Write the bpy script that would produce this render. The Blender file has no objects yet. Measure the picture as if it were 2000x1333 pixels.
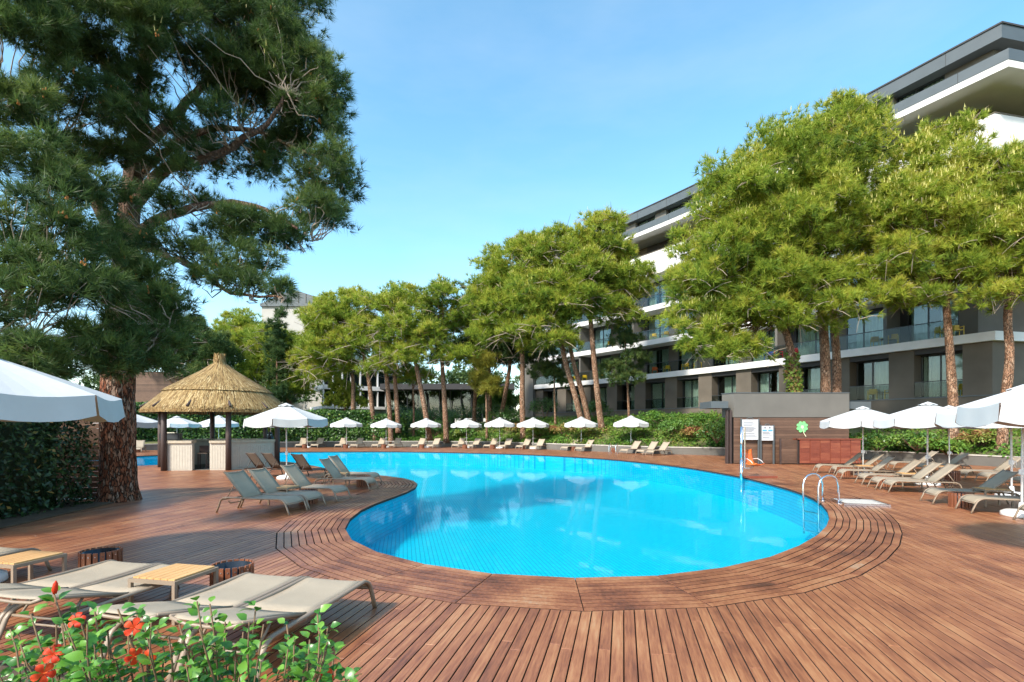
import bpy, bmesh, math, random
import numpy as np
from mathutils import Vector, Matrix
R = math.radians
random.seed(7); rng = np.random.default_rng(11)
SC = bpy.context.scene
COL = SC.collection
# ------------------------------------------------------------------ camera
H = 2.0; F = 1000.0; CX = 1000.0; HY = 835.0
cd = bpy.data.cameras.new('camera'); cam = bpy.data.objects.new('camera', cd); COL.objects.link(cam)
cam.location = (0, 0, H); cam.rotation_euler = (R(90), 0, 0)
cd.sensor_width = 36; cd.lens = 18; cd.shift_y = (HY-666.5)/2000.0; cd.clip_start = 0.1; cd.clip_end = 3000
SC.camera = cam
# ------------------------------------------------------------------ sky, sun, exposure
SUN_EL = 41.0
SUN_DIR = Vector((0.64, 0.77, 0)).normalized()          # ground direction the light travels
w = bpy.data.worlds.new('World'); SC.world = w; w.use_nodes = True
nt = w.node_tree; nt.nodes.clear()
sky = nt.nodes.new('ShaderNodeTexSky'); sky.sky_type = 'NISHITA'; sky.sun_disc = False
sky.sun_elevation = R(SUN_EL); sky.sun_rotation = math.atan2(-SUN_DIR.x, -SUN_DIR.y)
sky.air_density = 1.0; sky.dust_density = 1.0; sky.ozone_density = 0.7; sky.altitude = 0
bg = nt.nodes.new('ShaderNodeBackground'); bg.inputs[1].default_value = 0.14
wo = nt.nodes.new('ShaderNodeOutputWorld'); hs = nt.nodes.new('ShaderNodeHueSaturation'); hs.inputs['Hue'].default_value = .481; hs.inputs['Saturation'].default_value = 1.2; nt.links.new(sky.outputs[0], hs.inputs['Color']); 
tcw = nt.nodes.new('ShaderNodeTexCoord'); mpw = nt.nodes.new('ShaderNodeMapping'); mpw.inputs['Scale'].default_value = (1.0, 1.0, 3.2); nt.links.new(tcw.outputs['Generated'], mpw.inputs['Vector'])
cn = nt.nodes.new('ShaderNodeTexNoise'); cn.inputs['Scale'].default_value = 2.2; cn.inputs['Detail'].default_value = 7; cn.inputs['Roughness'].default_value = .55; nt.links.new(mpw.outputs[0], cn.inputs['Vector'])
cm = nt.nodes.new('ShaderNodeMapRange'); cm.inputs[1].default_value = .45; cm.inputs[2].default_value = .8; cm.inputs[4].default_value = .17; nt.links.new(cn.outputs[0], cm.inputs[0])
cx = nt.nodes.new('ShaderNodeMix'); cx.data_type = 'RGBA'; cx.inputs[7].default_value = (2.9, 3.1, 3.3, 1); nt.links.new(cm.outputs[0], cx.inputs[0]); nt.links.new(hs.outputs[0], cx.inputs[6]); nt.links.new(cx.outputs[2], bg.inputs[0]); nt.links.new(bg.outputs[0], wo.inputs[0])
sd = bpy.data.lights.new('sun', 'SUN'); sun = bpy.data.objects.new('sun', sd); COL.objects.link(sun)
sd.energy = 2.4; sd.angle = R(5.0); sd.color = (1.0, 0.93, 0.82)
ld = Vector((SUN_DIR.x*math.cos(R(SUN_EL)), SUN_DIR.y*math.cos(R(SUN_EL)), -math.sin(R(SUN_EL))))
sun.rotation_euler = ld.to_track_quat('-Z', 'Y').to_euler()
vs = SC.view_settings; vs.view_transform = 'Standard'; vs.look = 'None'; vs.gamma = 1.0; vs.exposure = 1.42
try: vs.use_curve_mapping = False
except Exception: pass
SC.cycles.max_bounces = 5; SC.cycles.diffuse_bounces = 3; SC.cycles.glossy_bounces = 3; SC.cycles.transmission_bounces = 3; SC.cycles.transparent_max_bounces = 8; SC.cycles.use_denoising = True
SC.cycles.caustics_reflective = False; SC.cycles.caustics_refractive = False
SC.cycles.sample_clamp_indirect = 6.0

# ------------------------------------------------------------------ pixel helpers (survey of the place)
def G(px, py, z=0.0):
    Y = F*(H-z)/(py-HY); return (px-CX)*Y/F, Y
def P(px, py, Y):
    return Vector(((px-CX)*Y/F, Y, H+(HY-py)*Y/F))

# ------------------------------------------------------------------ materials
def new_mat(name):
    m = bpy.data.materials.new(name); m.use_nodes = True
    n = m.node_tree; b = n.nodes['Principled BSDF']; return m, n, b
def plain(name, col, rough=0.6, metal=0.0, var=0.12, scale=6.0, bump=0.0, bscale=60.0, spec=0.5):
    m, n, b = new_mat(name)
    tc = n.nodes.new('ShaderNodeTexCoord'); no = n.nodes.new('ShaderNodeTexNoise')
    no.inputs['Scale'].default_value = scale; no.inputs['Detail'].default_value = 6
    n.links.new(tc.outputs['Object'], no.inputs['Vector'])
    mr = n.nodes.new('ShaderNodeMapRange'); mr.inputs[1].default_value = .3; mr.inputs[2].default_value = .7
    mr.inputs[3].default_value = 1-var; mr.inputs[4].default_value = 1+var
    n.links.new(no.outputs[0], mr.inputs[0])
    mx = n.nodes.new('ShaderNodeMix'); mx.data_type = 'RGBA'; mx.blend_type = 'MULTIPLY'; mx.inputs[0].default_value = 1
    mx.inputs[6].default_value = (*col, 1); n.links.new(mr.outputs[0], mx.inputs[7]); n.links.new(mx.outputs[2], b.inputs['Base Color'])
    b.inputs['Roughness'].default_value = rough; b.inputs['Metallic'].default_value = metal
    b.inputs['Specular IOR Level'].default_value = spec
    if bump:
        n2 = n.nodes.new('ShaderNodeTexNoise'); n2.inputs['Scale'].default_value = bscale; n2.inputs['Detail'].default_value = 4
        n.links.new(tc.outputs['Object'], n2.inputs['Vector'])
        bp = n.nodes.new('ShaderNodeBump'); bp.inputs['Strength'].default_value = bump; bp.inputs['Distance'].default_value = .01
        n.links.new(n2.outputs[0], bp.inputs['Height']); n.links.new(bp.outputs[0], b.inputs['Normal'])
    return m
def ramp(n, fac, stops):
    r = n.nodes.new('ShaderNodeValToRGB'); e = r.color_ramp.elements
    while len(e) < len(stops): e.new(0.5)
    for i, (p, c) in enumerate(stops): e[i].position = p; e[i].color = (*c, 1)
    n.links.new(fac, r.inputs[0]); return r
def attr(n, name='tint'):
    a = n.nodes.new('ShaderNodeAttribute'); a.attribute_name = name; return a
def wood_mat(name, stops, along='Y', rough=.42, gs=(9.0, .55), patch=1.0, spec=.5, bump=.25):
    m, n, b = new_mat(name); tc = n.nodes.new('ShaderNodeTexCoord'); a = attr(n)
    mp = n.nodes.new('ShaderNodeMapping')
    s = {'X': (gs[1], gs[0], gs[0]), 'Y': (gs[0], gs[1], gs[0]), 'Z': (gs[0], gs[0], gs[1])}[along]
    mp.inputs['Scale'].default_value = s
    n.links.new(tc.outputs['Object'], mp.inputs['Vector'])
    off = n.nodes.new('ShaderNodeVectorMath'); off.operation = 'MULTIPLY_ADD'
    cv = n.nodes.new('ShaderNodeCombineXYZ')
    for i in range(3): n.links.new(a.outputs['Fac'], cv.inputs[i])
    n.links.new(cv.outputs[0], off.inputs[0]); off.inputs[1].default_value = (37, 53, 71); n.links.new(mp.outputs[0], off.inputs[2])
    g = n.nodes.new('ShaderNodeTexNoise'); g.inputs['Scale'].default_value = 4.0; g.inputs['Detail'].default_value = 8; g.inputs['Roughness'].default_value = .65
    n.links.new(off.outputs[0], g.inputs['Vector'])
    pt = n.nodes.new('ShaderNodeTexNoise'); pt.inputs['Scale'].default_value = 1.3; pt.inputs['Detail'].default_value = 5
    n.links.new(tc.outputs['Object'], pt.inputs['Vector'])
    # factor = rnd*0.5 + grain*0.5 + patch
    m1 = n.nodes.new('ShaderNodeMath'); m1.operation = 'MULTIPLY_ADD'; m1.inputs[1].default_value = .42; n.links.new(a.outputs['Fac'], m1.inputs[0])
    m2 = n.nodes.new('ShaderNodeMath'); m2.operation = 'MULTIPLY_ADD'; m2.inputs[1].default_value = 1.1; n.links.new(g.outputs[0], m2.inputs[0]); m2.inputs[2].default_value = -.27
    n.links.new(m2.outputs[0], m1.inputs[2])
    m3 = n.nodes.new('ShaderNodeMath'); m3.operation = 'MULTIPLY_ADD'; m3.inputs[1].default_value = .5*patch; n.links.new(pt.outputs[0], m3.inputs[0])
    m4 = n.nodes.new('ShaderNodeMath'); m4.operation = 'SUBTRACT'; n.links.new(m1.outputs[0], m4.inputs[0]); m4.inputs[1].default_value = .25*patch
    n.links.new(m4.outputs[0], m3.inputs[2])
    fs_ = n.nodes.new('ShaderNodeTexNoise'); fs_.inputs['Scale'].default_value = 14; fs_.inputs['Detail'].default_value = 8; fs_.inputs['Roughness'].default_value = .7; n.links.new(off.outputs[0], fs_.inputs['Vector'])
    m5 = n.nodes.new('ShaderNodeMath'); m5.operation = 'MULTIPLY_ADD'; m5.inputs[1].default_value = .5; n.links.new(fs_.outputs[0], m5.inputs[0]); m6 = n.nodes.new('ShaderNodeMath'); m6.operation = 'SUBTRACT'; m6.inputs[1].default_value = .25; n.links.new(m3.outputs[0], m6.inputs[0]); n.links.new(m6.outputs[0], m5.inputs[2])
    r = ramp(n, m5.outputs[0], stops); n.links.new(r.outputs[0], b.inputs['Base Color'])
    b.inputs['Roughness'].default_value = rough; b.inputs['Specular IOR Level'].default_value = spec
    bp = n.nodes.new('ShaderNodeBump'); bp.inputs['Strength'].default_value = bump; bp.inputs['Distance'].default_value = .004
    n.links.new(g.outputs[0], bp.inputs['Height']); n.links.new(bp.outputs[0], b.inputs['Normal'])
    return m
def leaf_mat(name, stops, trans=.3, rough=.6, spec=.25):
    m, n, b = new_mat(name); a = attr(n); r = ramp(n, a.outputs['Fac'], stops)
    n.links.new(r.outputs[0], b.inputs['Base Color']); b.inputs['Roughness'].default_value = rough
    b.inputs['Specular IOR Level'].default_value = spec
    t = n.nodes.new('ShaderNodeBsdfTranslucent'); n.links.new(r.outputs[0], t.inputs[0])
    mx = n.nodes.new('ShaderNodeMixShader'); mx.inputs[0].default_value = trans
    n.links.new(b.outputs[0], mx.inputs[1]); n.links.new(t.outputs[0], mx.inputs[2])
    n.links.new(mx.outputs[0], n.nodes['Material Output'].inputs[0]); return m
def glass_mat(name, tint, gloss=.25, rough=.03):
    m, n, b = new_mat(name)
    tr = n.nodes.new('ShaderNodeBsdfTransparent'); tr.inputs[0].default_value = (*tint, 1)
    gl = n.nodes.new('ShaderNodeBsdfGlossy'); gl.inputs['Roughness'].default_value = rough; gl.inputs[0].default_value = (.9, .97, 1, 1)
    fr = n.nodes.new('ShaderNodeFresnel'); fr.inputs[0].default_value = 1.45
    mu = n.nodes.new('ShaderNodeMath'); mu.operation = 'MULTIPLY_ADD'; mu.inputs[1].default_value = gloss*2; mu.inputs[2].default_value = gloss*.25; mu.use_clamp = True
    n.links.new(fr.outputs[0], mu.inputs[0])
    mx = n.nodes.new('ShaderNodeMixShader'); n.links.new(mu.outputs[0], mx.inputs[0])
    n.links.new(tr.outputs[0], mx.inputs[1]); n.links.new(gl.outputs[0], mx.inputs[2])
    n.links.new(mx.outputs[0], n.nodes['Material Output'].inputs[0]); return m
def bark_mat(name, stops, scale=5.0, zs=.35, bump=1.0, dist=.05, grey=0.0):
    m, n, b = new_mat(name); tc = n.nodes.new('ShaderNodeTexCoord'); mp = n.nodes.new('ShaderNodeMapping')
    mp.inputs['Scale'].default_value = (1, 1, zs); n.links.new(tc.outputs['Object'], mp.inputs['Vector'])
    wn = n.nodes.new('ShaderNodeTexNoise'); wn.inputs['Scale'].default_value = scale*1.2; n.links.new(mp.outputs[0], wn.inputs['Vector'])
    ad = n.nodes.new('ShaderNodeMix'); ad.data_type = 'RGBA'; ad.blend_type = 'ADD'; ad.inputs[0].default_value = .12
    n.links.new(mp.outputs[0], ad.inputs[6]); n.links.new(wn.outputs[1], ad.inputs[7])
    v = n.nodes.new('ShaderNodeTexVoronoi'); v.feature = 'DISTANCE_TO_EDGE'; v.inputs['Scale'].default_value = scale; n.links.new(ad.outputs[2], v.inputs['Vector'])
    v2 = n.nodes.new('ShaderNodeTexVoronoi'); v2.inputs['Scale'].default_value = scale; n.links.new(ad.outputs[2], v2.inputs['Vector'])
    no = n.nodes.new('ShaderNodeTexNoise'); no.inputs['Scale'].default_value = scale*5; no.inputs['Detail'].default_value = 6; n.links.new(mp.outputs[0], no.inputs['Vector'])
    sp = n.nodes.new('ShaderNodeSeparateColor'); n.links.new(v2.outputs['Color'], sp.inputs[0])
    mm = n.nodes.new('ShaderNodeMath'); mm.operation = 'MULTIPLY_ADD'; mm.inputs[1].default_value = .5; n.links.new(sp.outputs[0], mm.inputs[0])
    mh = n.nodes.new('ShaderNodeMath'); mh.operation = 'MULTIPLY'; mh.inputs[1].default_value = .55; n.links.new(no.outputs[0], mh.inputs[0]); n.links.new(mh.outputs[0], mm.inputs[2])
    r = ramp(n, mm.outputs[0], stops)
    er = n.nodes.new('ShaderNodeMapRange'); er.inputs[1].default_value = 0.0; er.inputs[2].default_value = .16; n.links.new(v.outputs[0], er.inputs[0])
    mx = n.nodes.new('ShaderNodeMix'); mx.data_type = 'RGBA'; n.links.new(er.outputs[0], mx.inputs[0]); mx.inputs[6].default_value = (.03, .018, .012, 1); n.links.new(r.outputs[0], mx.inputs[7])
    sz = n.nodes.new('ShaderNodeSeparateXYZ'); n.links.new(tc.outputs['Object'], sz.inputs[0]); hz = n.nodes.new('ShaderNodeMapRange'); hz.inputs[1].default_value = 3.0; hz.inputs[2].default_value = 9.0; hz.inputs[4].default_value = grey; n.links.new(sz.outputs[2], hz.inputs[0])
    haze_mix = n.nodes.new('ShaderNodeMix'); haze_mix.data_type = 'RGBA'; n.links.new(hz.outputs[0], haze_mix.inputs[0]); n.links.new(mx.outputs[2], haze_mix.inputs[6]); haze_mix.inputs[7].default_value = (.17, .125, .10, 1)  # greys the bark with height, painting haze into the upper trunk's colour
    n.links.new(haze_mix.outputs[2], b.inputs['Base Color']); b.inputs['Roughness'].default_value = .9; b.inputs['Specular IOR Level'].default_value = .15
    hs = n.nodes.new('ShaderNodeMath'); hs.operation = 'MULTIPLY_ADD'; hs.inputs[1].default_value = .35; n.links.new(no.outputs[0], hs.inputs[0]); n.links.new(er.outputs[0], hs.inputs[2])
    bp = n.nodes.new('ShaderNodeBump'); bp.inputs['Strength'].default_value = bump; bp.inputs['Distance'].default_value = dist
    n.links.new(hs.outputs[0], bp.inputs['Height']); n.links.new(bp.outputs[0], b.inputs['Normal']); return m

M = {}
DECK = [(.0, (.075, .029, .017)), (.22, (.16, .056, .027)), (.42, (.255, .094, .042)), (.6, (.335, .138, .061)), (.8, (.41, .20, .092)), (1.0, (.40, .28, .18))]
M['deck'] = wood_mat('deck_wood', DECK, 'Y', .40, patch=1.5, bump=.35)
M['coping'] = wood_mat('coping_wood', [(p_, (c_[0]*.92, c_[1]*.88, c_[2]*.9)) for p_, c_ in DECK], 'Y', .36, gs=(7, 4.0), patch=3.0)
M['cabinet'] = wood_mat('cabinet_wood', [(0, (.10, .02, .012)), (.5, (.22, .055, .03)), (1, (.34, .12, .06))], 'X', .4)
M['clad'] = wood_mat('cladding_wood', [(0, (.06, .032, .02)), (.5, (.12, .065, .04)), (1, (.19, .11, .07))], 'X', .6)
M['teak'] = wood_mat('teak_wood', [(0, (.42, .20, .07)), (.5, (.60, .34, .13)), (1, (.72, .47, .22))], 'Y', .5)
M['slat'] = wood_mat('bin_wood', [(0, (.11, .035, .018)), (.5, (.24, .085, .04)), (1, (.36, .16, .08))], 'Z', .4)
M['dark_wood'] = wood_mat('dark_post_wood', [(0, (.025, .018, .016)), (.5, (.055, .035, .03)), (1, (.10, .065, .05))], 'Z', .6)
M['under'] = plain('substrate_dark', (.02, .015, .012), .9)
M['frame'] = plain('taupe_aluminium', (.27, .205, .145), .42, .0, .05)
M['sling'] = plain('taupe_sling_fabric', (.355, .295, .215), .8, 0, .06, 3, .35, 420)
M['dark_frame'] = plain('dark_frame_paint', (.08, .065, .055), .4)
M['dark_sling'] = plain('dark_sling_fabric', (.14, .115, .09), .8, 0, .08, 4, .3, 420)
M['canvas'] = plain('umbrella_canvas', (.51, .52, .515), .85, 0, .05, 3, .15, 30)
M['white_paint'] = plain('white_paint', (.8, .8, .78), .35, 0, .03)
M['steel'] = plain('polished_steel', (.75, .77, .8), .15, 1.0, .04)
M['slab_white'] = plain('white_render', (.72, .71, .69), .8, 0, .05, 1.2)
M['taupe_wall'] = plain('taupe_render', (.118, .100, .078), .85, 0, .2, .5, .2, 30)
M['grey_wall'] = plain('grey_render', (.135, .128, .112), .85, 0, .10, .9, .2, 30)
M['dark_wall'] = plain('charcoal_render', (.045, .045, .048), .8, 0, .1, 1)
M['grey_metal'] = plain('grey_metal_panel', (.10, .115, .12), .45, .2, .06, 1.5)
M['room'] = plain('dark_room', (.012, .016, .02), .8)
M['curtain'] = plain('sheer_curtain', (.70, .73, .64), .9, 0, .08, 2)
M['win_frame'] = plain('window_frame_dark', (.03, .035, .04), .4)
M['glass'] = glass_mat('window_glass', (.72, .79, .77), .17)
M['rail_glass'] = glass_mat('railing_glass', (.74, .79, .79), .045)
M['soil'] = plain('garden_soil', (.09, .06, .035), .95, 0, .35, 3, .6, 8)
M['terrain'] = plain('garden_ground', (.10, .105, .035), .95, 0, .45, .5, .6, 8)
M['kerb'] = plain('wall_coping_stone', (.50, .47, .42), .8, 0, .12, 2)
M['counter'] = plain('counter_tile', (.50, .46, .38), .6, 0, .06, 5)
M['counter_top'] = plain('counter_top', (.46, .40, .30), .6, 0, .12, 5)
M['bin_liner'] = plain('bin_liner', (.04, .05, .06), .25, .6)
M['black'] = plain('black_plastic', (.012, .014, .018), .35)
M['orange'] = plain('orange_plastic', (.80, .16, .03), .35, 0, .03)
M['yellow'] = plain('yellow_plastic', (.62, .40, .02), .4, 0, .04)
M['red'] = plain('red_plastic', (.55, .03, .05), .4, 0, .04)
M['blue_plastic'] = plain('blue_plastic', (.04, .08, .35), .4, 0, .04)
M['paper'] = plain('notice_paper', (.58, .59, .60), .5, 0, .02)
M['ink'] = plain('print_grey', (.16, .17, .19), .6)
M['blue_ink'] = plain('print_blue', (.03, .32, .55), .5)
M['clover'] = plain('clover_green', (.20, .62, .22), .5, 0, .06)
M['clover_pale'] = plain('clover_pale', (.55, .85, .45), .5, 0, .05)
M['clover_stem'] = plain('clover_stem', (.75, .72, .5), .5)
M['thatch_base'] = plain('thatch_base', (.30, .19, .07), .95, 0, .25, 12, .8, 40)
M['thatch'] = leaf_mat('thatch_straw', [(0, (.09, .052, .02)), (.4, (.30, .19, .075)), (.75, (.45, .31, .13)), (1, (.62, .48, .25))], .12, .7)
M['bark_red'] = bark_mat('pine_bark_red', [(.15, (.12, .05, .03)), (.4, (.26, .085, .042)), (.6, (.33, .17, .105)), (.8, (.36, .27, .21))], 15.0, .26, 1.0, .05, .75)
M['bark'] = bark_mat('pine_bark', [(.15, (.16, .085, .05)), (.5, (.34, .19, .115)), (.8, (.46, .32, .22))], 13.0, .4, .7, .03)
M['twig'] = plain('pine_branch', (.13, .075, .045), .9, 0, .3, 5)
M['pale_twig'] = plain('dry_twig', (.34, .27, .21), .9, 0, .2, 5)
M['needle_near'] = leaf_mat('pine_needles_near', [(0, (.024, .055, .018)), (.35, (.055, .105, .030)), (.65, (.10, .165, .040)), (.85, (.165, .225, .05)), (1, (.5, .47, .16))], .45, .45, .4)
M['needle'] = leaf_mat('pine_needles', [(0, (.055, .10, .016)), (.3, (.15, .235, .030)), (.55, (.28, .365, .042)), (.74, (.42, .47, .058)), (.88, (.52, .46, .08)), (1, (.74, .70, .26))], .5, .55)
M['needle_dark'] = leaf_mat('pine_needles_dark', [(0, (.025, .06, .022)), (.4, (.055, .11, .034)), (.7, (.10, .16, .04)), (1, (.18, .20, .05))], .28, .6)
M['hedge'] = leaf_mat('hedge_leaves', [(0, (.02, .06, .014)), (.5, (.06, .15, .026)), (.85, (.13, .25, .035)), (1, (.24, .30, .05))], .28, .4, .5)
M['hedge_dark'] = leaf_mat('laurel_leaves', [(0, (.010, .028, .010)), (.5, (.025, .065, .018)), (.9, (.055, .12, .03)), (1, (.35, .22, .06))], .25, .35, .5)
M['cover'] = leaf_mat('ground_cover_leaves', [(0, (.04, .11, .018)), (.3, (.10, .22, .03)), (.55, (.17, .26, .04)), (.75, (.24, .25, .055)), (.9, (.30, .20, .07)), (1, (.32, .13, .06))], .3, .5)
M['hib_leaf'] = leaf_mat('hibiscus_leaf', [(0, (.018, .075, .010)), (.5, (.05, .185, .022)), (1, (.18, .38, .05))], .3, .3, .6)
M['hib_petal'] = leaf_mat('hibiscus_petal', [(0, (.66, .045, .018)), (.6, (.84, .10, .025)), (1, (.9, .26, .05))], .35, .5)
M['hib_stem'] = plain('hibiscus_stem', (.16, .10, .05), .8, 0, .25, 30)
M['cone'] = plain('male_cones', (.42, .16, .035), .8, 0, .25, 20)
M['gold_leaf'] = leaf_mat('golden_tree_leaves', [(0, (.08, .13, .015)), (.5, (.22, .28, .03)), (1, (.42, .42, .06))], .35, .5)
M['yellow_leaf'] = leaf_mat('drooping_leaves', [(0, (.14, .14, .02)), (.5, (.29, .28, .04)), (1, (.44, .42, .08))], .35, .5)

def tile_mat():
    m, n, b = new_mat('pool_mosaic'); tc = n.nodes.new('ShaderNodeTexCoord')
    mp = n.nodes.new('ShaderNodeMapping'); mp.inputs['Rotation'].default_value = (0, 0, R(-12)); n.links.new(tc.outputs['Object'], mp.inputs['Vector'])
    br = n.nodes.new('ShaderNodeTexBrick'); br.offset = 0.0; br.inputs['Scale'].default_value = 1.0
    br.inputs['Brick Width'].default_value = .10; br.inputs['Row Height'].default_value = .10; br.inputs['Mortar Size'].default_value = .009
    br.inputs['Mortar Smooth'].default_value = .2
    br.inputs['Color1'].default_value = (.0, .58, .76, 1); br.inputs['Color2'].default_value = (.0, .66, .84, 1); br.inputs['Mortar'].default_value = (.0, .27, .46, 1)
    n.links.new(mp.outputs[0], br.inputs['Vector']); n.links.new(br.outputs[0], b.inputs['Base Color']); b.inputs['Roughness'].default_value = .3
    return m
M['tile'] = tile_mat()
def tile_wall_mat():
    m = M['tile'].copy(); m.name = 'pool_wall_mosaic'; n = m.node_tree; tc = [q for q in n.nodes if q.type == 'TEX_COORD'][0]; br = [q for q in n.nodes if q.type == 'TEX_BRICK'][0]
    sp = n.nodes.new('ShaderNodeSeparateXYZ'); n.links.new(tc.outputs['Object'], sp.inputs[0]); ad = n.nodes.new('ShaderNodeMath'); n.links.new(sp.outputs[0], ad.inputs[0]); n.links.new(sp.outputs[1], ad.inputs[1])
    cv = n.nodes.new('ShaderNodeCombineXYZ'); n.links.new(ad.outputs[0], cv.inputs[0]); n.links.new(sp.outputs[2], cv.inputs[1]); n.links.new(cv.outputs[0], br.inputs['Vector'])
    br.inputs['Color1'].default_value = (.005, .46, .66, 1); br.inputs['Color2'].default_value = (.005, .52, .72, 1); return m
M['tile_wall'] = tile_wall_mat()
def water_mat():
    m, n, b = new_mat('pool_water'); tc = n.nodes.new('ShaderNodeTexCoord')
    no = n.nodes.new('ShaderNodeTexNoise'); no.inputs['Scale'].default_value = 1.6; no.inputs['Detail'].default_value = 4; n.links.new(tc.outputs['Object'], no.inputs['Vector'])
    bp = n.nodes.new('ShaderNodeBump'); bp.inputs['Strength'].default_value = .07; bp.inputs['Distance'].default_value = .03; n.links.new(no.outputs[0], bp.inputs['Height'])
    tr = n.nodes.new('ShaderNodeBsdfTransparent'); tr.inputs[0].default_value = (.70, 1.0, 1.0, 1)
    gl = n.nodes.new('ShaderNodeBsdfGlossy'); gl.inputs['Roughness'].default_value = .015; n.links.new(bp.outputs[0], gl.inputs['Normal'])
    fr = n.nodes.new('ShaderNodeFresnel'); fr.inputs[0].default_value = 1.33; n.links.new(bp.outputs[0], fr.inputs['Normal'])
    mn = n.nodes.new('ShaderNodeMath'); mn.operation = 'MULTIPLY'; n.links.new(fr.outputs[0], mn.inputs[0]); mn.inputs[1].default_value = .29
    mx = n.nodes.new('ShaderNodeMixShader'); n.links.new(mn.outputs[0], mx.inputs[0]); n.links.new(tr.outputs[0], mx.inputs[1]); n.links.new(gl.outputs[0], mx.inputs[2])
    n.links.new(mx.outputs[0], n.nodes['Material Output'].inputs[0]); return m
M['water'] = water_mat()

# ------------------------------------------------------------------ mesh helpers
def tag(o, label=None, cat=None, group=None, kind=None):
    if label: o['label'] = label
    if cat: o['category'] = cat
    if group: o['group'] = group
    if kind: o['kind'] = kind
    return o
def empty(name, loc=(0, 0, 0), rz=0.0):
    o = bpy.data.objects.new(name, None); COL.objects.link(o); o.location = loc; o.rotation_euler = (0, 0, rz); o.empty_display_size = .1; return o
def link(name, me, mat, parent=None):
    if mat is not None:
        for mm in (mat if isinstance(mat, (list, tuple)) else [mat]): me.materials.append(mm)
    o = bpy.data.objects.new(name, me); COL.objects.link(o)
    if parent is not None: o.parent = parent
    return o
def np_mesh(name, verts, faces, tint=None, smooth=False):
    """verts (N,3) array; faces (K,m) int array of one arity."""
    me = bpy.data.meshes.new(name); verts = np.asarray(verts, dtype=np.float32); faces = np.asarray(faces, dtype=np.int32)
    me.vertices.add(len(verts)); me.vertices.foreach_set('co', verts.ravel())
    k, m = faces.shape; me.loops.add(k*m); me.loops.foreach_set('vertex_index', faces.ravel())
    me.polygons.add(k); me.polygons.foreach_set('loop_start', np.arange(0, k*m, m, dtype=np.int32))
    if smooth: me.polygons.foreach_set('use_smooth', np.ones(k, dtype=bool))
    if tint is not None:
        a = me.attributes.new('tint', 'FLOAT', 'POINT'); a.data.foreach_set('value', np.asarray(tint, dtype=np.float32))
    me.update(calc_edges=True); return me
class MB:
    def __init__(s): s.v = []; s.f = []; s.t = []; s.cur = .5
    def add(s, vs, fs):
        b = len(s.v); s.v += [tuple(v) for v in vs]; s.t += [s.cur]*len(vs); s.f += [tuple(b+i for i in f) for f in fs]
    def box(s, c, size, rz=0.0, rot=None):
        hx, hy, hz = size[0]/2, size[1]/2, size[2]/2; mtx = rot if rot is not None else Matrix.Rotation(rz, 3, 'Z'); c = Vector(c)
        vs = [c + mtx @ Vector((x*hx, y*hy, z*hz)) for z in (-1, 1) for x, y in ((-1, -1), (1, -1), (1, 1), (-1, 1))]
        s.add(vs, [(3, 2, 1, 0), (4, 5, 6, 7), (0, 1, 5, 4), (1, 2, 6, 5), (2, 3, 7, 6), (3, 0, 4, 7)]); return s
    def b2(s, x0, x1, y0, y1, z0, z1): return s.box(((x0+x1)/2, (y0+y1)/2, (z0+z1)/2), (x1-x0, y1-y0, z1-z0))
    def tube(s, path, r, n=8, caps=True, flat=1.0):
        path = [Vector(p) for p in path]; rs = r if isinstance(r, (list, tuple)) else [r]*len(path)
        b = len(s.v); prev = None; vs = []
        for i, p in enumerate(path):
            t = (path[min(i+1, len(path)-1)]-path[max(i-1, 0)]).normalized()
            u = prev if prev is not None else (Vector((0, 0, 1)) if abs(t.z) < .9 else Vector((1, 0, 0)))
            u = (u-t*u.dot(t)).normalized(); prev = u; w_ = t.cross(u)
            for k in range(n):
                a = 2*math.pi*k/n; vs.append(p+u*(math.cos(a)*rs[i])+w_*(math.sin(a)*rs[i]*flat))
        fs = []
        for i in range(len(path)-1):
            for k in range(n): fs.append((i*n+k, i*n+(k+1) % n, (i+1)*n+(k+1) % n, (i+1)*n+k))
        if caps: fs.append(tuple(range(n-1, -1, -1))); fs.append(tuple((len(path)-1)*n+k for k in range(n)))
        s.add(vs, fs); return s
    def cyl(s, p0, p1, r0, r1=None, n=12): return s.tube([p0, p1], [r0, r0 if r1 is None else r1], n)
    def lathe(s, prof, n=24, c=(0, 0, 0), close=False):
        c = Vector(c); vs = []
        for r, z in prof:
            for k in range(n): a = 2*math.pi*k/n; vs.append(c+Vector((r*math.cos(a), r*math.sin(a), z)))
        fs = [(i*n+k, i*n+(k+1) % n, (i+1)*n+(k+1) % n, (i+1)*n+k) for i in range(len(prof)-1) for k in range(n)]
        if close: fs.append(tuple(range(n-1, -1, -1))); fs.append(tuple((len(prof)-1)*n+k for k in range(n)))
        s.add(vs, fs); return s
    def prism(s, poly, z0, z1):
        n = len(poly); vs = [(x, y, z0) for x, y in poly]+[(x, y, z1) for x, y in poly]
        s.add(vs, [tuple(range(n-1, -1, -1)), tuple(range(n, 2*n))]+[(i, (i+1) % n, n+(i+1) % n, n+i) for i in range(n)]); return s
    def build(s, name, mat, parent=None, smooth=False):
        me = bpy.data.meshes.new(name); me.from_pydata(s.v, [], s.f)
        a = me.attributes.new('tint', 'FLOAT', 'POINT'); a.data.foreach_set('value', np.array(s.t, dtype=np.float32))
        if smooth: me.polygons.foreach_set('use_smooth', np.ones(len(me.polygons), dtype=bool))
        me.update(); return link(name, me, mat, parent)
def copy_tree(o, parent=None):
    c = o.copy(); COL.objects.link(c); c.parent = parent
    for ch in list(o.children): copy_tree(ch, c)
    return c
def unit(a): return a/np.maximum(np.linalg.norm(a, axis=-1, keepdims=True), 1e-9)

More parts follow.
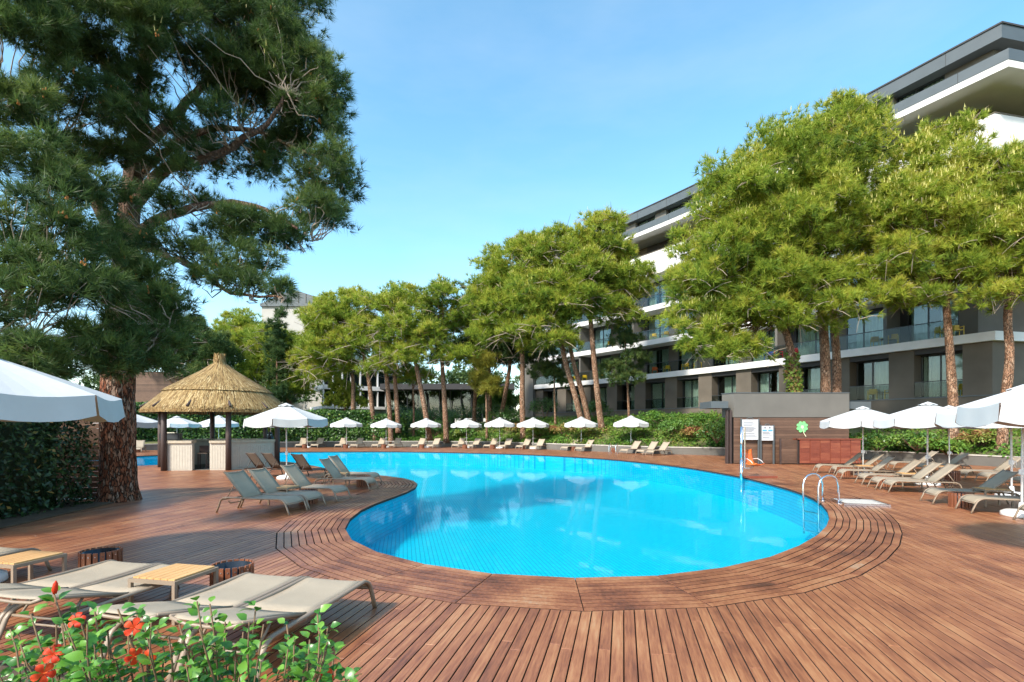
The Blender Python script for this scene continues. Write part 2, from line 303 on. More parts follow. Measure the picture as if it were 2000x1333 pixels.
# ================================================================== POOL OUTLINE AND DECK
POOL_PX = [(664, 1033), (667, 1044), (674, 1054.5), (688, 1064.5), (708, 1074), (752, 1089), (806, 1102), (872, 1114.5), (950, 1125), (1085, 1132.5), (1220, 1133), (1340, 1126),
    (1400, 1115), (1465, 1103), (1530, 1085), (1572, 1064), (1608, 1043), (1624, 1020), (1624, 1004), (1608, 983), (1585, 970), (1556, 958.5), (1507, 945.5), (1452, 931.5),
    (1400, 922.5), (1340, 912.5), (1241, 901.5), (1175, 895.8), (1076, 889.8), (977, 886), (878, 883.7), (779, 882), (680, 882), (538, 883), (420, 885.5), (265, 891), (180, 897), (150, 904),
    (180, 911), (263, 911), (330, 907.5), (420, 902), (540, 901), (600, 908), (660, 920), (725, 927.5), (770, 931.5), (797, 935.5), (813, 941), (817, 948), (806, 956), (779, 967), (752, 975.6), (725, 985), (698, 997), (680, 1012), (668, 1024)]
pool = [Vector(G(*p)) for p in POOL_PX]
def resample(pts, step, closed=True):
    # Catmull-Rom then equal arc steps
    n = len(pts); dense = []
    for i in range(n):
        p0, p1, p2, p3 = pts[i-1], pts[i], pts[(i+1) % n], pts[(i+2) % n]
        for k in range(12):
            t = k/12; a = (p1-p0).length+1e-6; 
            m1 = (p2-p0)*.5; m2 = (p3-p1)*.5; L = (p2-p1).length
            if m1.length > 1e-6: m1 = m1*(min(1, L/m1.length))
            if m2.length > 1e-6: m2 = m2*(min(1, L/m2.length))
            h1 = 2*t**3-3*t*t+1; h2 = t**3-2*t*t+t; h3 = -2*t**3+3*t*t; h4 = t**3-t*t
            dense.append(p1*h1+m1*h2+p2*h3+m2*h4)
    d = [0]
    for i in range(len(dense)): d.append(d[-1]+(dense[(i+1) % len(dense)]-dense[i]).length)
    tot = d[-1]; m = round(tot/step); out = []; j = 0
    for k in range(m):
        s = tot*k/m
        while d[j+1] < s: j += 1
        f = (s-d[j])/max(1e-9, d[j+1]-d[j]); out.append(dense[j].lerp(dense[(j+1) % len(dense)], f))
    return out
pool_seg = resample(pool, 1.15)
NS = len(pool_seg)
def area2(p): return sum(p[i-1].x*p[i].y-p[i].x*p[i-1].y for i in range(len(p)))
if area2(pool_seg) < 0: pool_seg.reverse()
for _ in range(2):
    pool_seg = [(pool_seg[i-1]+pool_seg[i]*6+pool_seg[(i+1) % NS])/8 for i in range(NS)]
def out_n(i):
    a = (pool_seg[i]-pool_seg[i-1]).normalized(); b = (pool_seg[(i+1) % NS]-pool_seg[i]).normalized()
    na = Vector((a.y, -a.x)); nb = Vector((b.y, -b.x)); m = (na+nb).normalized(); return m/max(.6, m.dot(na))
NRM = [out_n(i) for i in range(NS)]
CW = 1.20; NB = 10
def off(i, d): return pool_seg[i % NS]+NRM[i % NS]*d
outer = [off(i, CW) for i in range(NS)]
# pool shell
WZ = -0.075; PD = -1.05
ps = MB(); n = NS
ps.add([(p.x, p.y, -.02) for p in pool_seg]+[(p.x, p.y, PD) for p in pool_seg], [(i, n+i, n+(i+1) % n, (i+1) % n) for i in range(n)])
shell = ps.build('pool_wall', M['tile_wall']); tag(shell, 'blue mosaic walls of the swimming pool', kind='structure')
def fill_poly(name, loops, z, mat, parent=None):
    bm = bmesh.new()
    for lp in loops:
        vs = [bm.verts.new((p[0], p[1], z)) for p in lp]
        for i in range(len(vs)): bm.edges.new((vs[i-1], vs[i]))
    bmesh.ops.triangle_fill(bm, use_beauty=True, use_dissolve=False, edges=bm.edges[:])
    for f in bm.faces:
        if f.normal.z < 0: f.normal_flip()
    me = bpy.data.meshes.new(name); bm.to_mesh(me); bm.free(); return link(name, me, mat, parent)
tag(fill_poly('pool_floor', [pool_seg], PD, M['tile']), 'blue mosaic floor of the swimming pool', kind='structure')
water = fill_poly('water', [[off(i, .0) for i in range(NS)]], WZ, M['water']); tag(water, 'clear turquoise water of the lagoon pool', kind='structure')

# deck outer boundary (retaining wall line)
WALL = [(-46, 14), (-42, 26), (-37, 36), (-32, 44), (-24, 50), (-15, 53.5), (-5.4, 53.0), (0, 49.5), (4.4, 44.8), (7.3, 42), (11.3, 38.2), (15.7, 36.0), (19.2, 34.2), (22.4, 31.6), (23.6, 29.0), (24.9, 25.2), (26, 20), (27, 10), (28, -6)]
WALL = [Vector(p) for p in WALL]
BED = [Vector(p) for p in [(-9, 5.6), (-4.2, 4.35), (-3.2, 4.05), (-1.4, 3.35), (-.75, 2.5), (-.6, .5)]]
deck_poly = WALL + [Vector((28, -6)), Vector((-.6, -6))] + list(reversed(BED)) + [Vector((-46, 5.6))]
deck_poly = [p for i, p in enumerate(deck_poly) if i == 0 or (p-deck_poly[i-1]).length > 1e-6]
BA = math.atan2(.217, 1.0)                       # boards run towards (0.217, 1)
deck_base = fill_poly('deck', [deck_poly, [off(i, .02) for i in range(NS)]], -.045, M['under'])
tag(deck_base, 'reddish brown hardwood deck round the pool', kind='structure')
# boards live in a frame rotated by -BA
dk = empty('tmp'); bpy.data.objects.remove(dk)
deck_me = deck_base.data; rotm = Matrix.Rotation(BA, 4, 'Z'); deck_me.transform(rotm); deck_base.rotation_euler = (0, 0, -BA)
def to_uv(p): c, s = math.cos(BA), math.sin(BA); return Vector((p.x*c-p.y*s, p.x*s+p.y*c))
def crossings(poly, u):
    r = []
    for i in range(len(poly)):
        a, b = poly[i-1], poly[i]
        if (a.x > u) != (b.x > u): r.append(a.y+(u-a.x)*(b.y-a.y)/(b.x-a.x))
    return sorted(r)
dp = [to_uv(p) for p in deck_poly]; op = [to_uv(p) for p in outer]
umin = min(p.x for p in dp); umax = max(p.x for p in dp)
PITCH = .1125; GAP = .011
boards = []
def spans(u):
    d = crossings(dp, u); o = crossings(op, u); ev = [(v, 'd') for v in d]+[(v, 'o') for v in o]; ev.sort()
    ins = out = False; res = []; start = None
    for v, k in ev:
        if k == 'd': ins = not ins
        else: out = not out
        on = ins and not out
        if on and start is None: start = v
        elif not on and start is not None: res.append([start, v]); start = None
    return res
k = 0; u = umin+.01
lim_u = (-45, 30)
while u < umax:
    a0, a1 = u, u+PITCH-GAP
    sa, sb = spans(a0), spans(a1)
    if len(sa) != len(sb) or any(abs(q[0]-w_[0]) > 1.2 or abs(q[1]-w_[1]) > 1.2 for q, w_ in zip(sa, sb)): sa = sb = spans((a0+a1)/2)
    if True:
        for (l0, l1), (r0, r1) in zip(sa, sb):
            v = max(l0, r0)+random.uniform(.3, 3.4); cuts = []
            while v < min(l1, r1)-.35: cuts.append(v); v += random.choice((1.2, 1.8, 2.4, 3.0, 3.6))*random.uniform(.9, 1.1)
            prevl, prevr = l0+.004, r0+.004
            for c in cuts+[None]:
                el, er = (c-.0015, c-.0015) if c is not None else (l1-.004, r1-.004)
                if min(el, er) > max(prevl, prevr)-.3: boards.append((a0, a1, prevl, prevr, el, er))
                if c is not None: prevl = prevr = c+.0015
    u += PITCH
cb, sb_ = math.cos(-BA), math.sin(-BA)
def world_of(u, v): return u*cb-v*sb_, u*sb_+v*cb
def board_size(b):
    x, y = world_of((b[0]+b[1])/2, (max(b[2], b[3])+min(b[4], b[5]))/2)
    if y < 1.2: return 0
    px, py = CX+F*x/y, HY+F*H/y
    if px < 330 and py > 1290: return 0
    if not (-60 < px < 2060) or py > 1480: return 0
    return 1/(y*y)*(min(b[4], b[5])-max(b[2], b[3]))
boards.sort(key=board_size, reverse=True)
def board_geo(b, z=0.0, th=.03):
    a0, a1, l0, r0, l1, r1 = b; dz = random.uniform(-.0012, .0012); e = .003
    top = [(a0+e, l0+e, z+dz), (a1-e, r0+e, z+dz), (a1-e, r1-e, z+dz), (a0+e, l1-e, z+dz)]
    mid = [(a0, l0, z-e+dz), (a1, r0, z-e+dz), (a1, r1, z-e+dz), (a0, l1, z-e+dz)]
    bot = [(x, y, z-th) for x, y, _ in mid]
    return top+mid+bot, [(0, 1, 2, 3)]+[(4+i, 4+(i+1) % 4, (i+1) % 4, i) for i in range(4)]+[(8+i, 8+(i+1) % 4, 4+(i+1) % 4, 4+i) for i in range(4)]
def board_tint(): return min(1, max(0, random.gauss(.5, .17)))
M['edge'] = plain('board_edge_gap_shade', (.035, .02, .014), .9, 0, .3, 20)  # near-black board sides: weathered wood plus painted-in shade of the gaps
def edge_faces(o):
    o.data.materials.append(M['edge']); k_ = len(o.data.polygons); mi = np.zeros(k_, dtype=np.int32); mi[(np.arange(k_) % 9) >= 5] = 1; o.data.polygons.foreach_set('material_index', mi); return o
for b in boards[:300]:
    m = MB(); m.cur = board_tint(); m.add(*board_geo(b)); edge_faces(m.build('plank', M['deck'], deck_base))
m = MB()
for b in boards[300:]: m.cur = board_tint(); m.add(*board_geo(b))
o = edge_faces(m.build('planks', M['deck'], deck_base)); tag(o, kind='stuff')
# coping ring: ten concentric boards, mitred at every joint
cop = empty('pool_coping'); tag(cop, 'curved hardwood boards ringing the pool edge', kind='structure')
segs = []
for i in range(NS):
    for r in range(NB):
        d0 = r*CW/NB-(.03 if r == 0 else 0); d1 = (r+1)*CW/NB-.018
        A, B = off(i, d0), off(i+1, d0); C_, D = off(i+1, d1), off(i, d1)
        c = (A+C_)/2; px = CX+F*c.x/max(.5, c.y)
        size = 1/(c.y**2) if -60 < px < 2060 else 0
        segs.append((size, A, B, C_, D, r))
segs.sort(key=lambda s: s[0], reverse=True)
def cop_geo(A, B, C_, D, r):
    t = (B-A).normalized()*.005; q = [A+t, B-t, C_-t, D+t]; z = random.uniform(-.001, .001); zb = -.05 if r else -.065
    e = .003; cc = (A+C_)/2; top = [(*(p+(cc-p).normalized()*e), z) for p in q]; mid = [(*p, z-e) for p in q]; bot = [(*p, zb) for p in q]
    return top+mid+bot, [(3, 2, 1, 0)]+[(4+(i+1) % 4, 4+i, i, (i+1) % 4) for i in range(4)]+[(8+(i+1) % 4, 8+i, 4+i, 4+(i+1) % 4) for i in range(4)]
for s in segs[:300]:
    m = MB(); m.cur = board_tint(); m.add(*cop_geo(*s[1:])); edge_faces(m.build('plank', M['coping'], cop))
m = MB()
for s in segs[300:]: m.cur = board_tint(); m.add(*cop_geo(*s[1:]))
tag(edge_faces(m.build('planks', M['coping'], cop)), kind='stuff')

# ================================================================== GROUND, GARDEN TERRAIN, RETAINING WALL
gm = MB(); gm.add([(-1500, -1500, -2.6), (1500, -1500, -2.6), (1500, 2500, -2.6), (-1500, 2500, -2.6)], [(0, 1, 2, 3)])
tag(gm.build('ground', M['terrain']), 'ground reaching to the horizon', kind='structure')
def path_normals(pts):
    out = []
    for i in range(len(pts)):
        t = (pts[min(i+1, len(pts)-1)]-pts[max(0, i-1)]).normalized(); out.append(Vector((-t.y, t.x)))
    return out
def dense_path(pts, step):
    out = []
    for i in range(len(pts)-1):
        p0, p1, p2, p3 = pts[max(0, i-1)], pts[i], pts[i+1], pts[min(len(pts)-1, i+2)]
        k = max(1, int((p2-p1).length/step))
        for j in range(k):
            t = j/k; m1 = (p2-p0)*.5; m2 = (p3-p1)*.5
            out.append(p1*(2*t**3-3*t*t+1)+m1*(t**3-2*t*t+t)+p2*(-2*t**3+3*t*t)+m2*(t**3-t*t))
    out.append(pts[-1]); return out
WP = dense_path(WALL, 1.0); WN = path_normals(WP)      # normal points away from the pool
for _ in range(3): WN = [(WN[max(0, i-1)]+WN[i]+WN[min(len(WN)-1, i+1)]).normalized() for i in range(len(WN))]
def lerp(a, b, t): t = max(0, min(1, t)); return a+(b-a)*t
def hill(d, x):
    cap = lerp(1.6, 3.35, (x+12)/16); sl = lerp(.16, .46, (x+12)/14)
    return .42+cap*(1-math.exp(-d*sl/cap*1.15))
wpa = np.array([tuple(p) for p in WP])
def zt(x, y):
    d = float(np.min(np.hypot(wpa[:, 0]-x, wpa[:, 1]-y))); return hill(d, x)
rows = [0, .4, .9, 1.5, 2.2, 3, 4, 5, 6.5, 8, 10, 13, 17, 22, 30, 45, 70, 120, 250]
tv = []; tf = []
for j, d in enumerate(rows):
    for i, p in enumerate(WP):
        q = p+WN[i]*(d+.12); tv.append((q.x, q.y, hill(d, q.x)+(random.uniform(-.06, .06) if 0 < d < 30 else 0)))
nW = len(WP)
for j in range(len(rows)-1):
    for i in range(nW-1): tf.append((j*nW+i, (j+1)*nW+i, (j+1)*nW+i+1, j*nW+i+1)[::-1])
tm = MB(); tm.add(tv, tf); terrain = tm.build('terrain', M['terrain'], smooth=True); tag(terrain, 'planted bank rising behind the pool terrace', kind='structure')
def sweep(path, normals, d0, d1, z0, z1, mb=None):
    m = mb or MB(); n_ = len(path); vs = []
    for p, q in zip(path, normals):
        a = p+q*d0; b = p+q*d1; vs += [(a.x, a.y, z0), (b.x, b.y, z0), (b.x, b.y, z1), (a.x, a.y, z1)]
    fs = []
    for i in range(n_-1):
        for k_ in range(4): fs.append((i*4+k_, i*4+(k_+1) % 4, (i+1)*4+(k_+1) % 4, (i+1)*4+k_)[::-1])
    fs += [(0, 1, 2, 3), tuple((n_-1)*4+k_ for k_ in (3, 2, 1, 0))]
    m.add(vs, fs); return m
rw = empty('retaining_wall', (WP[0].x, WP[0].y, 0)); rw.location = (0, 0, 0)
sweep(WP, WN, -.02, .2, -.04, .50).build('wall_face', M['grey_wall'], rw)
sweep(WP, WN, -.05, .24, .502, .56).build('wall_cap', M['kerb'], rw)
tag(rw, 'low grey retaining wall with pale cap behind the loungers', 'wall')
# planting bed in the foreground
bedp = [(-9, 5.58)]+[(p.x-.02, p.y-.02) for p in BED[1:]]+[(-.62, -4), (-9, -4)]
tag(fill_poly('planting_bed', [bedp], -.03, M['soil']), 'earth bed in front of the loungers', kind='structure')

# ================================================================== HOTEL
FP = []; s = 0.0; p = Vector((28.9, 30.8)); STEP = .5; SEND = 47.0
while s <= SEND+1e-6:
    h = R(27.5+max(0, s-12)*.45); FP.append((s, p.copy(), Vector((-math.sin(h), math.cos(h))), Vector((-math.cos(h), -math.sin(h)))))
    p = p+Vector((-math.sin(h), math.cos(h)))*STEP; s += STEP
def fpt(s):
    i = min(len(FP)-2, max(0, int(s/STEP))); f = s/STEP-i; a, b = FP[i], FP[i+1]
    return a[1].lerp(b[1], f), a[2].lerp(b[2], f).normalized(), a[3].lerp(b[3], f).normalized()
def fpath(s0, s1):
    ss = [s0]+[x[0] for x in FP if s0 < x[0] < s1]+[s1]; q = [fpt(x) for x in ss]; return [a[0] for a in q], [a[2] for a in q]
def fsweep(s0, s1, d0, d1, z0, z1, mb=None):
    a, b = fpath(s0, s1); b = [-x for x in b]; return sweep(a, b, -d1, -d0, z0, z1, mb)
hotel = empty('hotel_building', (28.9, 30.8, 0)); hinv = Matrix.Translation((-28.9, -30.8, 0))
def hb(m, name, mat, parent=None):
    o = m.build(name, mat, parent or hotel)
    if parent is None or parent is hotel: o.data.transform(hinv)
    else: o.data.transform(hinv)
    return o
tag(hotel, 'long curved grey and white hotel with balconies behind the pines', 'building')
EDX = Vector((.977, .212)); EDN = Vector((.212, -.977)); EL = 14.0; P0 = Vector((28.9, 30.8))
def ebox(m, a, b, d0, d1, z0, z1):                 # on the end face: a..b along EDX, d0..d1 outwards
    c = P0+EDX*((a+b)/2)+EDN*((d0+d1)/2); m.box((c.x, c.y, (z0+z1)/2), (b-a, d1-d0, z1-z0), math.atan2(EDX.y, EDX.x)); return m
def mitre(m, d0, d1, z0, z1, s1=SEND, e1=EL):
    """band along facade and end face with a mitred corner"""
    a, bn = fpath(0, s1); 
    keep = [0]+[i for i in range(1, len(a)) if (a[i]-P0).length > max(.4, -d0*.9) or i == len(a)-1]; a = [a[i] for i in keep]; bn = [bn[i] for i in keep]
    pts = [P0+EDX*e1]+a; nr = [EDN]+bn
    half = (bn[0]+EDN).normalized(); half = half/max(.3, half.dot(EDN)); nr[1] = half
    return sweep(pts, [-q for q in nr], -d1, -d0, z0, z1, m)
SL = [(7.2, 7.75), (10.85, 11.4), (14.5, 15.05)]
hb(mitre(MB(), -.6, .06, -.5, 3.9), 'plinth', M['taupe_wall'])
hb(mitre(MB(), -.6, .10, 3.902, 3.98), 'ledge', M['grey_metal'])
for z0, z1 in SL: hb(mitre(MB(), -2.9, .30, z0, z1), 'floor_slab', M['slab_white'])
hb(mitre(MB(), -.25, .28, 18.35, 20.7), 'white_parapet', M['slab_white'])
hb(mitre(MB(), -2.9, -.252, 18.15, 18.7), 'floor_slab', M['slab_white'])
hb(mitre(MB(), -.27, .31, 20.702, 20.78), 'parapet_cap', M['taupe_wall'])
hb(mitre(MB(), -3.0, 1.7, 22.35, 22.75), 'roof_overhang', M['slab_white'])
hb(mitre(MB(), 1.45, 1.72, 22.752, 23.38), 'roof_parapet', M['grey_metal'])
hb(mitre(MB(), -3.0, 1.0, 24.6, 25.4), 'roof_fascia', M['grey_metal'])
hb(mitre(MB(), -3.0, 1.06, 25.402, 25.5), 'roof_edge', M['dark_wall'])
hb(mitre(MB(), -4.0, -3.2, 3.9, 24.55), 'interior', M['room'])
hb(mitre(MB(), -2.6, -1.6, 22.755, 22.9), 'roof_terrace', M['grey_wall'])
# ground floor pillars + windows; upper floors piers, partitions, windows
FLOORS = [(3.985, 7.198, 'g'), (7.752, 10.848, 'b'), (11.402, 14.498, 'b'), (15.052, 18.148, 'b'), (18.702, 22.348, 't'), (22.902, 24.598, 'p')]
def window(sa, sb, d, z0, z1, curt, parent=hotel):
    wn = hb(MB_frame(sa, sb, d, z0, z1), 'window', M['win_frame'])
    fsweep2(sa+.05, sb-.05, d-.03, d-.02, z0+.05, z1-.05, 'pane', M['glass'], wn)
    for (a, b) in curt:
        ca = sa+.08+(sb-sa-.16)*a; cb_ = sa+.08+(sb-sa-.16)*b; k = max(6, int((cb_-ca)/.055)); vs = []
        for i in range(k+1):
            x = ca+(cb_-ca)*i/k; q, t, nn = fpt(x); dd = d-.22+.05*math.sin(i*1.45+sa)+.02*math.sin(i*.6)
            w_ = q+nn*dd; vs += [(w_.x, w_.y, z0+.04), (w_.x, w_.y, z1-.08)]
        m = MB(); m.add(vs, [(2*i, 2*i+1, 2*i+3, 2*i+2) for i in range(k)]); o = m.build('curtain', M['curtain'], wn, smooth=True); o.data.transform(hinv)
def fsweep2(sa, sb, d0, d1, z0, z1, name, mat, parent):
    o = fsweep(sa, sb, d0, d1, z0, z1).build(name, mat, parent); o.data.transform(hinv); return o
def MB_frame(sa, sb, d, z0, z1):
    m = MB()
    fsweep(sa, sb, d-.06, d+.04, z0, z0+.06, m); fsweep(sa, sb, d-.06, d+.04, z1-.06, z1, m)
    mid = sa+(sb-sa)*random.choice((.42, .58))
    for x in (sa, mid-.03, sb-.06): fsweep(x, x+.06, d-.058, d+.038, z0+.06, z1-.06, m)
    return m
CURT = [[(0, .42), (.5, 1)], [(0, .55)], [(.25, .95)], [(0, .35), (.62, 1)], [(.1, .8)], [(0, 1)]]
nbay = 11
for fi, (z0, z1, kind) in enumerate(FLOORS):
    for bk in range(nbay):
        s0 = bk*4.15+(1.45 if kind == 'g' else 2.3)
        if s0+3.0 > SEND: continue
        c = CURT[(bk*7+fi*3) % 6]
        if kind == 'g':
            window(s0, s0+2.62, -.95, z0, z1-.35, c)
            hb(fsweep(s0, s0+2.62, -1.0, -.05, z1-.35, z1), 'lintel', M['dark_wall'])
            hb(fsweep(s0+2.62, s0+4.15, -1.2, 0, z0, z1), 'pillar', M['taupe_wall'])
            fr = hb(fsweep(s0, s0+2.62, -.06, -.02, z0+1.0, z0+1.05), 'handrail', M['win_frame'])
            fsweep2(s0, s0+2.62, -.045, -.035, z0+.06, z0+.995, 'pane', M['rail_glass'], fr)
        elif kind == 'b':
            window(s0, s0+2.95, -1.75, z0, z1-.22, c)
            hb(fsweep(s0+2.95, s0+4.15, -1.85, -1.7, z0, z1), 'pier', M['taupe_wall'] if bk % 2 else M['dark_wall'])
            hb(fsweep(s0, s0+2.95, -1.85, -1.7, z1-.22, z1), 'lintel', M['dark_wall'])
            if bk % 2 == 0: hb(fsweep(s0+3.4, s0+3.62, -1.7, .05, z0, z1), 'partition', M['grey_wall'])
            fr = hb(fsweep(s0-.55, s0+3.58, .16, .21, z0+1.05, z0+1.10), 'handrail', M['win_frame'])
            fsweep2(s0-.52, s0+3.55, .18, .19, z0+.02, z0+1.045, 'pane', M['rail_glass'], fr)
        elif kind == 't':
            window(s0, s0+2.95, -1.75, z0, z1-.9, c)
            hb(fsweep(s0+2.95, s0+4.15, -1.85, -1.7, z0, z1), 'pier', M['taupe_wall'])
            hb(fsweep(s0, s0+2.95, -1.85, -1.7, z1-.9, z1), 'lintel', M['dark_wall'])
            if bk % 2 == 0: hb(fsweep(s0+3.4, s0+3.62, -1.7, -.26, z0, z0+2.6), 'partition', M['grey_wall'])
        else:
            window(s0, s0+2.75, .1, z0, z1, [(.0, .45), (.55, 1)])
            hb(fsweep(s0+2.75, s0+4.15, -.2, .5, z0, z1), 'pier', M['grey_wall'])
# first stretch near the corner and end face walls
for (z0, z1, kind) in FLOORS:
    d = 0 if kind == 'g' else -1.7 if kind in 'bt' else .15
    hb(mitre(MB(), d-.3, d, z0, z1, 1.45 if kind == 'g' else 2.3), 'end_wall', M['taupe_wall'] if kind != 'p' else M['grey_wall'])
q, t, nn = fpt(SEND); c = q+t*.8-nn*1.6
m = MB(); m.box((c.x, c.y, 11), (4.2, 1.6, 22.5), math.atan2(nn.y, nn.x)); hb(m, 'end_wall', M['grey_wall'])
for k_ in range(12):
    hb(fsweep(1.0+k_*3.9, 1.03+k_*3.9, 1.722, 1.727, 22.76, 23.37), 'panel_joint', M['dark_wall'])
    hb(fsweep(1.9+k_*3.9, 1.93+k_*3.9, 1.002, 1.008, 24.61, 25.39), 'panel_joint', M['dark_wall'])
# balcony furniture
def balcony_chair(mat):
    m = MB()
    for x in (-.26, .26):
        for y in (-.24, .24): m.b2(x-.02, x+.02, y-.02, y+.02, 0, .62 if y > 0 else .62)
        m.b2(x-.022, x+.022, -.262, .262, .621, .665)
    m.b2(-.238, .238, -.25, .25, .40, .445); m.b2(-.238, .238, .20, .245, .446, .80)
    return m
CH = {}
def add_chair(s, fi, d, mat, label, rz):
    q, t, nn = fpt(s); w_ = q+nn*d; z = FLOORS[fi][0]+.004
    if mat not in CH: CH[mat] = balcony_chair(mat).build('balcony_chair', M[mat]); o = CH[mat]
    else: o = CH[mat].copy(); COL.objects.link(o)
    o.location = (w_.x, w_.y, z); o.rotation_euler = (0, 0, math.atan2(nn.y, nn.x)+rz); tag(o, label, 'chair', 'plastic armchairs on the hotel balconies')
def add_btable(s, fi, d, label):
    q, t, nn = fpt(s); w_ = q+nn*d; z = FLOORS[fi][0]+.004
    if 'bt' not in CH:
        m = MB(); m.b2(-.28, .28, -.28, .28, .46, .49); m.cyl((0, 0, .02), (0, 0, .459), .03); m.lathe([(.0, .0), (.2, .0), (.2, .02), (.0, .02)], 14)
        CH['bt'] = m.build('balcony_table', M['black']); o = CH['bt']
    else: o = CH['bt'].copy(); COL.objects.link(o)
    o.location = (w_.x, w_.y, z); tag(o, label, 'table', 'small black tables on the hotel balconies')
chairs = [(6.9, 0, -.5, 'yellow', 'yellow armchair on ground floor terrace just above the grey bar wall, nearer its end'), (5.7, 0, -.5, 'yellow', 'yellow armchair on ground floor terrace beside the wide brown pillar'),
          (1.75, 0, -.5, 'yellow', 'yellow armchair on ground floor terrace by the building corner'),
          (6.6, 1, -.4, 'yellow', 'yellow armchair on first floor balcony above the wide ground floor window'), (5.5, 1, -.4, 'yellow', 'yellow armchair on first floor balcony beside a dark pier, behind the glass'),
          (1.9, 1, -.4, 'yellow', 'yellow armchair on first floor balcony nearest the building corner'), (2.7, 1, -.4, 'yellow', 'yellow armchair on first floor corner balcony, half hidden by the tall trunk'),
          (12.9, 1, -.4, 'red', 'red armchair on first floor balcony under the big pine crown'), (14.2, 1, -.4, 'red', 'second red armchair on first floor balcony under the pine crown'), (15.1, 1, -.4, 'blue_plastic', 'blue armchair on first floor balcony under the pine crown'),
          (22.6, 1, -.4, 'yellow', 'yellow armchair on first floor balcony right of the large pine gap'), (24.1, 1, -.4, 'yellow', 'yellow armchair on first floor balcony beside the grey partition'),
          (28.0, 1, -.4, 'orange', 'orange armchair on first floor balcony between the two pine groups'), (26.4, 1, -.4, 'yellow', 'yellow armchair on first floor balcony next to the orange one'),
          (36.0, 1, -.4, 'yellow', 'yellow armchair on first floor balcony beside the slim pine trunk'), (38.6, 1, -.4, 'yellow', 'yellow armchair on first floor balcony behind the leaning trunks'), (40.4, 1, -.4, 'yellow', 'farthest yellow armchair on first floor balcony'),
          (26.6, 2, -.4, 'yellow', 'yellow armchair on second floor balcony in the gap between pines'), (28.2, 2, -.4, 'yellow', 'yellow armchair on second floor balcony beside the tall window'), (34.5, 2, -.4, 'yellow', 'yellow armchair on second floor balcony behind the slim pine'),
          (33.6, 0, -.5, 'yellow', 'yellow armchair on ground floor terrace behind the bank shrubs')]
for i, c in enumerate(chairs): add_chair(*c, rz=random.choice((1.9, 1.3, 2.4, -2.2)))
add_btable(6.25, 0, -.5, 'small black table between yellow chairs on ground floor terrace'); add_btable(6.05, 1, -.4, 'small black table between yellow chairs on first floor balcony')
add_btable(23.3, 1, -.4, 'small black table on first floor balcony beside the grey partition'); add_btable(27.2, 2, -.4, 'small black table on second floor balcony in the pine gap')
add_btable(27.3, 1, -.4, 'small black table beside the orange balcony armchair')

# ================================================================== FAR BUILDINGS
def far_block(name, label, x0, x1, y0, y1, z1, mat):
    r = empty(name, ((x0+x1)/2, y0, 0)); m = MB(); m.b2(-(x1-x0)/2, (x1-x0)/2, 0, y1-y0, -1, z1); m.build('wall', mat, r); tag(r, label, 'building'); return r
fb = far_block('distant_building', 'pale grey block with gabled metal roof above the far pines', -44, -30.5, 90, 104, 23.2, plain('pale_render', (.42, .40, .36), .85, 0, .06, .5))
m = MB(); m.b2(-6.9, 6.9, -.35, 14.2, 23.2, 23.7); m.build('cornice', M['grey_metal'], fb)
m = MB(); m.add([(-6.8, -.2, 23.72), (6.8, -.2, 23.72), (-1.2, -.2, 26.2), (-6.8, 14, 23.72), (6.8, 14, 23.72), (-1.2, 14, 26.2)], [(0, 1, 2), (3, 5, 4), (0, 2, 5, 3), (1, 4, 5, 2)]); rf = m.build('roof', M['grey_metal'], fb)
for k_ in range(9):
    x = -5.4+k_*1.3; zt_ = 23.75+max(0.2, (2.3*(x+6.8)/5.6 if x < -1.2 else 2.3*(6.8-x)/8)); m = MB(); m.b2(x-.05, x+.05, -.3, -.21, 23.75, zt_); m.build('rib', M['grey_wall'], rf)
m = MB(); m.b2(-6.75, 6.75, -.08, -.01, 15.6, 15.9); m.build('band', M['dark_wall'], fb)
for k_ in range(3):
    m = MB(); m.b2(.2+k_*2.1, 1.9+k_*2.1, -.06, -.01, 11.5, 15.4); wn = m.build('window', M['win_frame'], fb)
    m = MB(); m.b2(.3+k_*2.1, 1.8+k_*2.1, -.09, -.065, 11.6, 15.3); m.build('pane', M['slab_white'], wn)
# white banded wing behind the middle pines
wg = empty('banded_wing', (-24, 72, 0)); wdir = math.atan2(9, 14)
tag(wg, 'low white banded wing with glazed walkway seen between the middle trunks', 'building'); wg.rotation_euler = (0, 0, wdir)
for z0, z1, mt, d in ((0, 4.6, 'grey_wall', .0), (4.6, 5.0, 'slab_white', -.3), (7.3, 7.9, 'slab_white', -.3), (10.2, 11.4, 'slab_white', -.3)):
    m = MB(); m.b2(-2.6, 9, d, 8, z0, z1-.003); m.build('wall_band', M[mt], wg)
for z0, z1 in ((5.0, 7.3), (7.9, 10.2)):
    m = MB(); m.b2(-2.5, 8.9, .5, .6, z0, z1-.006); m.build('back_wall', M['dark_wall'], wg)
    for k_ in range(9):
        x = -2.5+k_*1.265; m = MB(); m.b2(x, x+.16, -.2, .1, z0, z1-.006); m.build('mullion', M['white_paint'], wg)
        m = MB(); m.b2(x+.165, x+1.275, .12, .15, z0+.05, z1-.05); m.build('pane', M['glass'], wg)
pv = empty('glass_pavilion', (-8.5, 74, 0)); tag(pv, 'dark glazed pavilion behind the middle trunks', 'building')
m = MB(); m.b2(-10, 8.5, 0, 8, 0, 1.2); m.build('plinth', M['grey_wall'], pv)
m = MB(); m.b2(-10.3, 8.8, -1.2, 8.4, 7.4, 8.2); m.build('roof', M['dark_wall'], pv)
m = MB(); m.b2(-9.9, 8.4, 2.5, 3, 1.2, 7.39); m.build('back_wall', M['room'], pv)
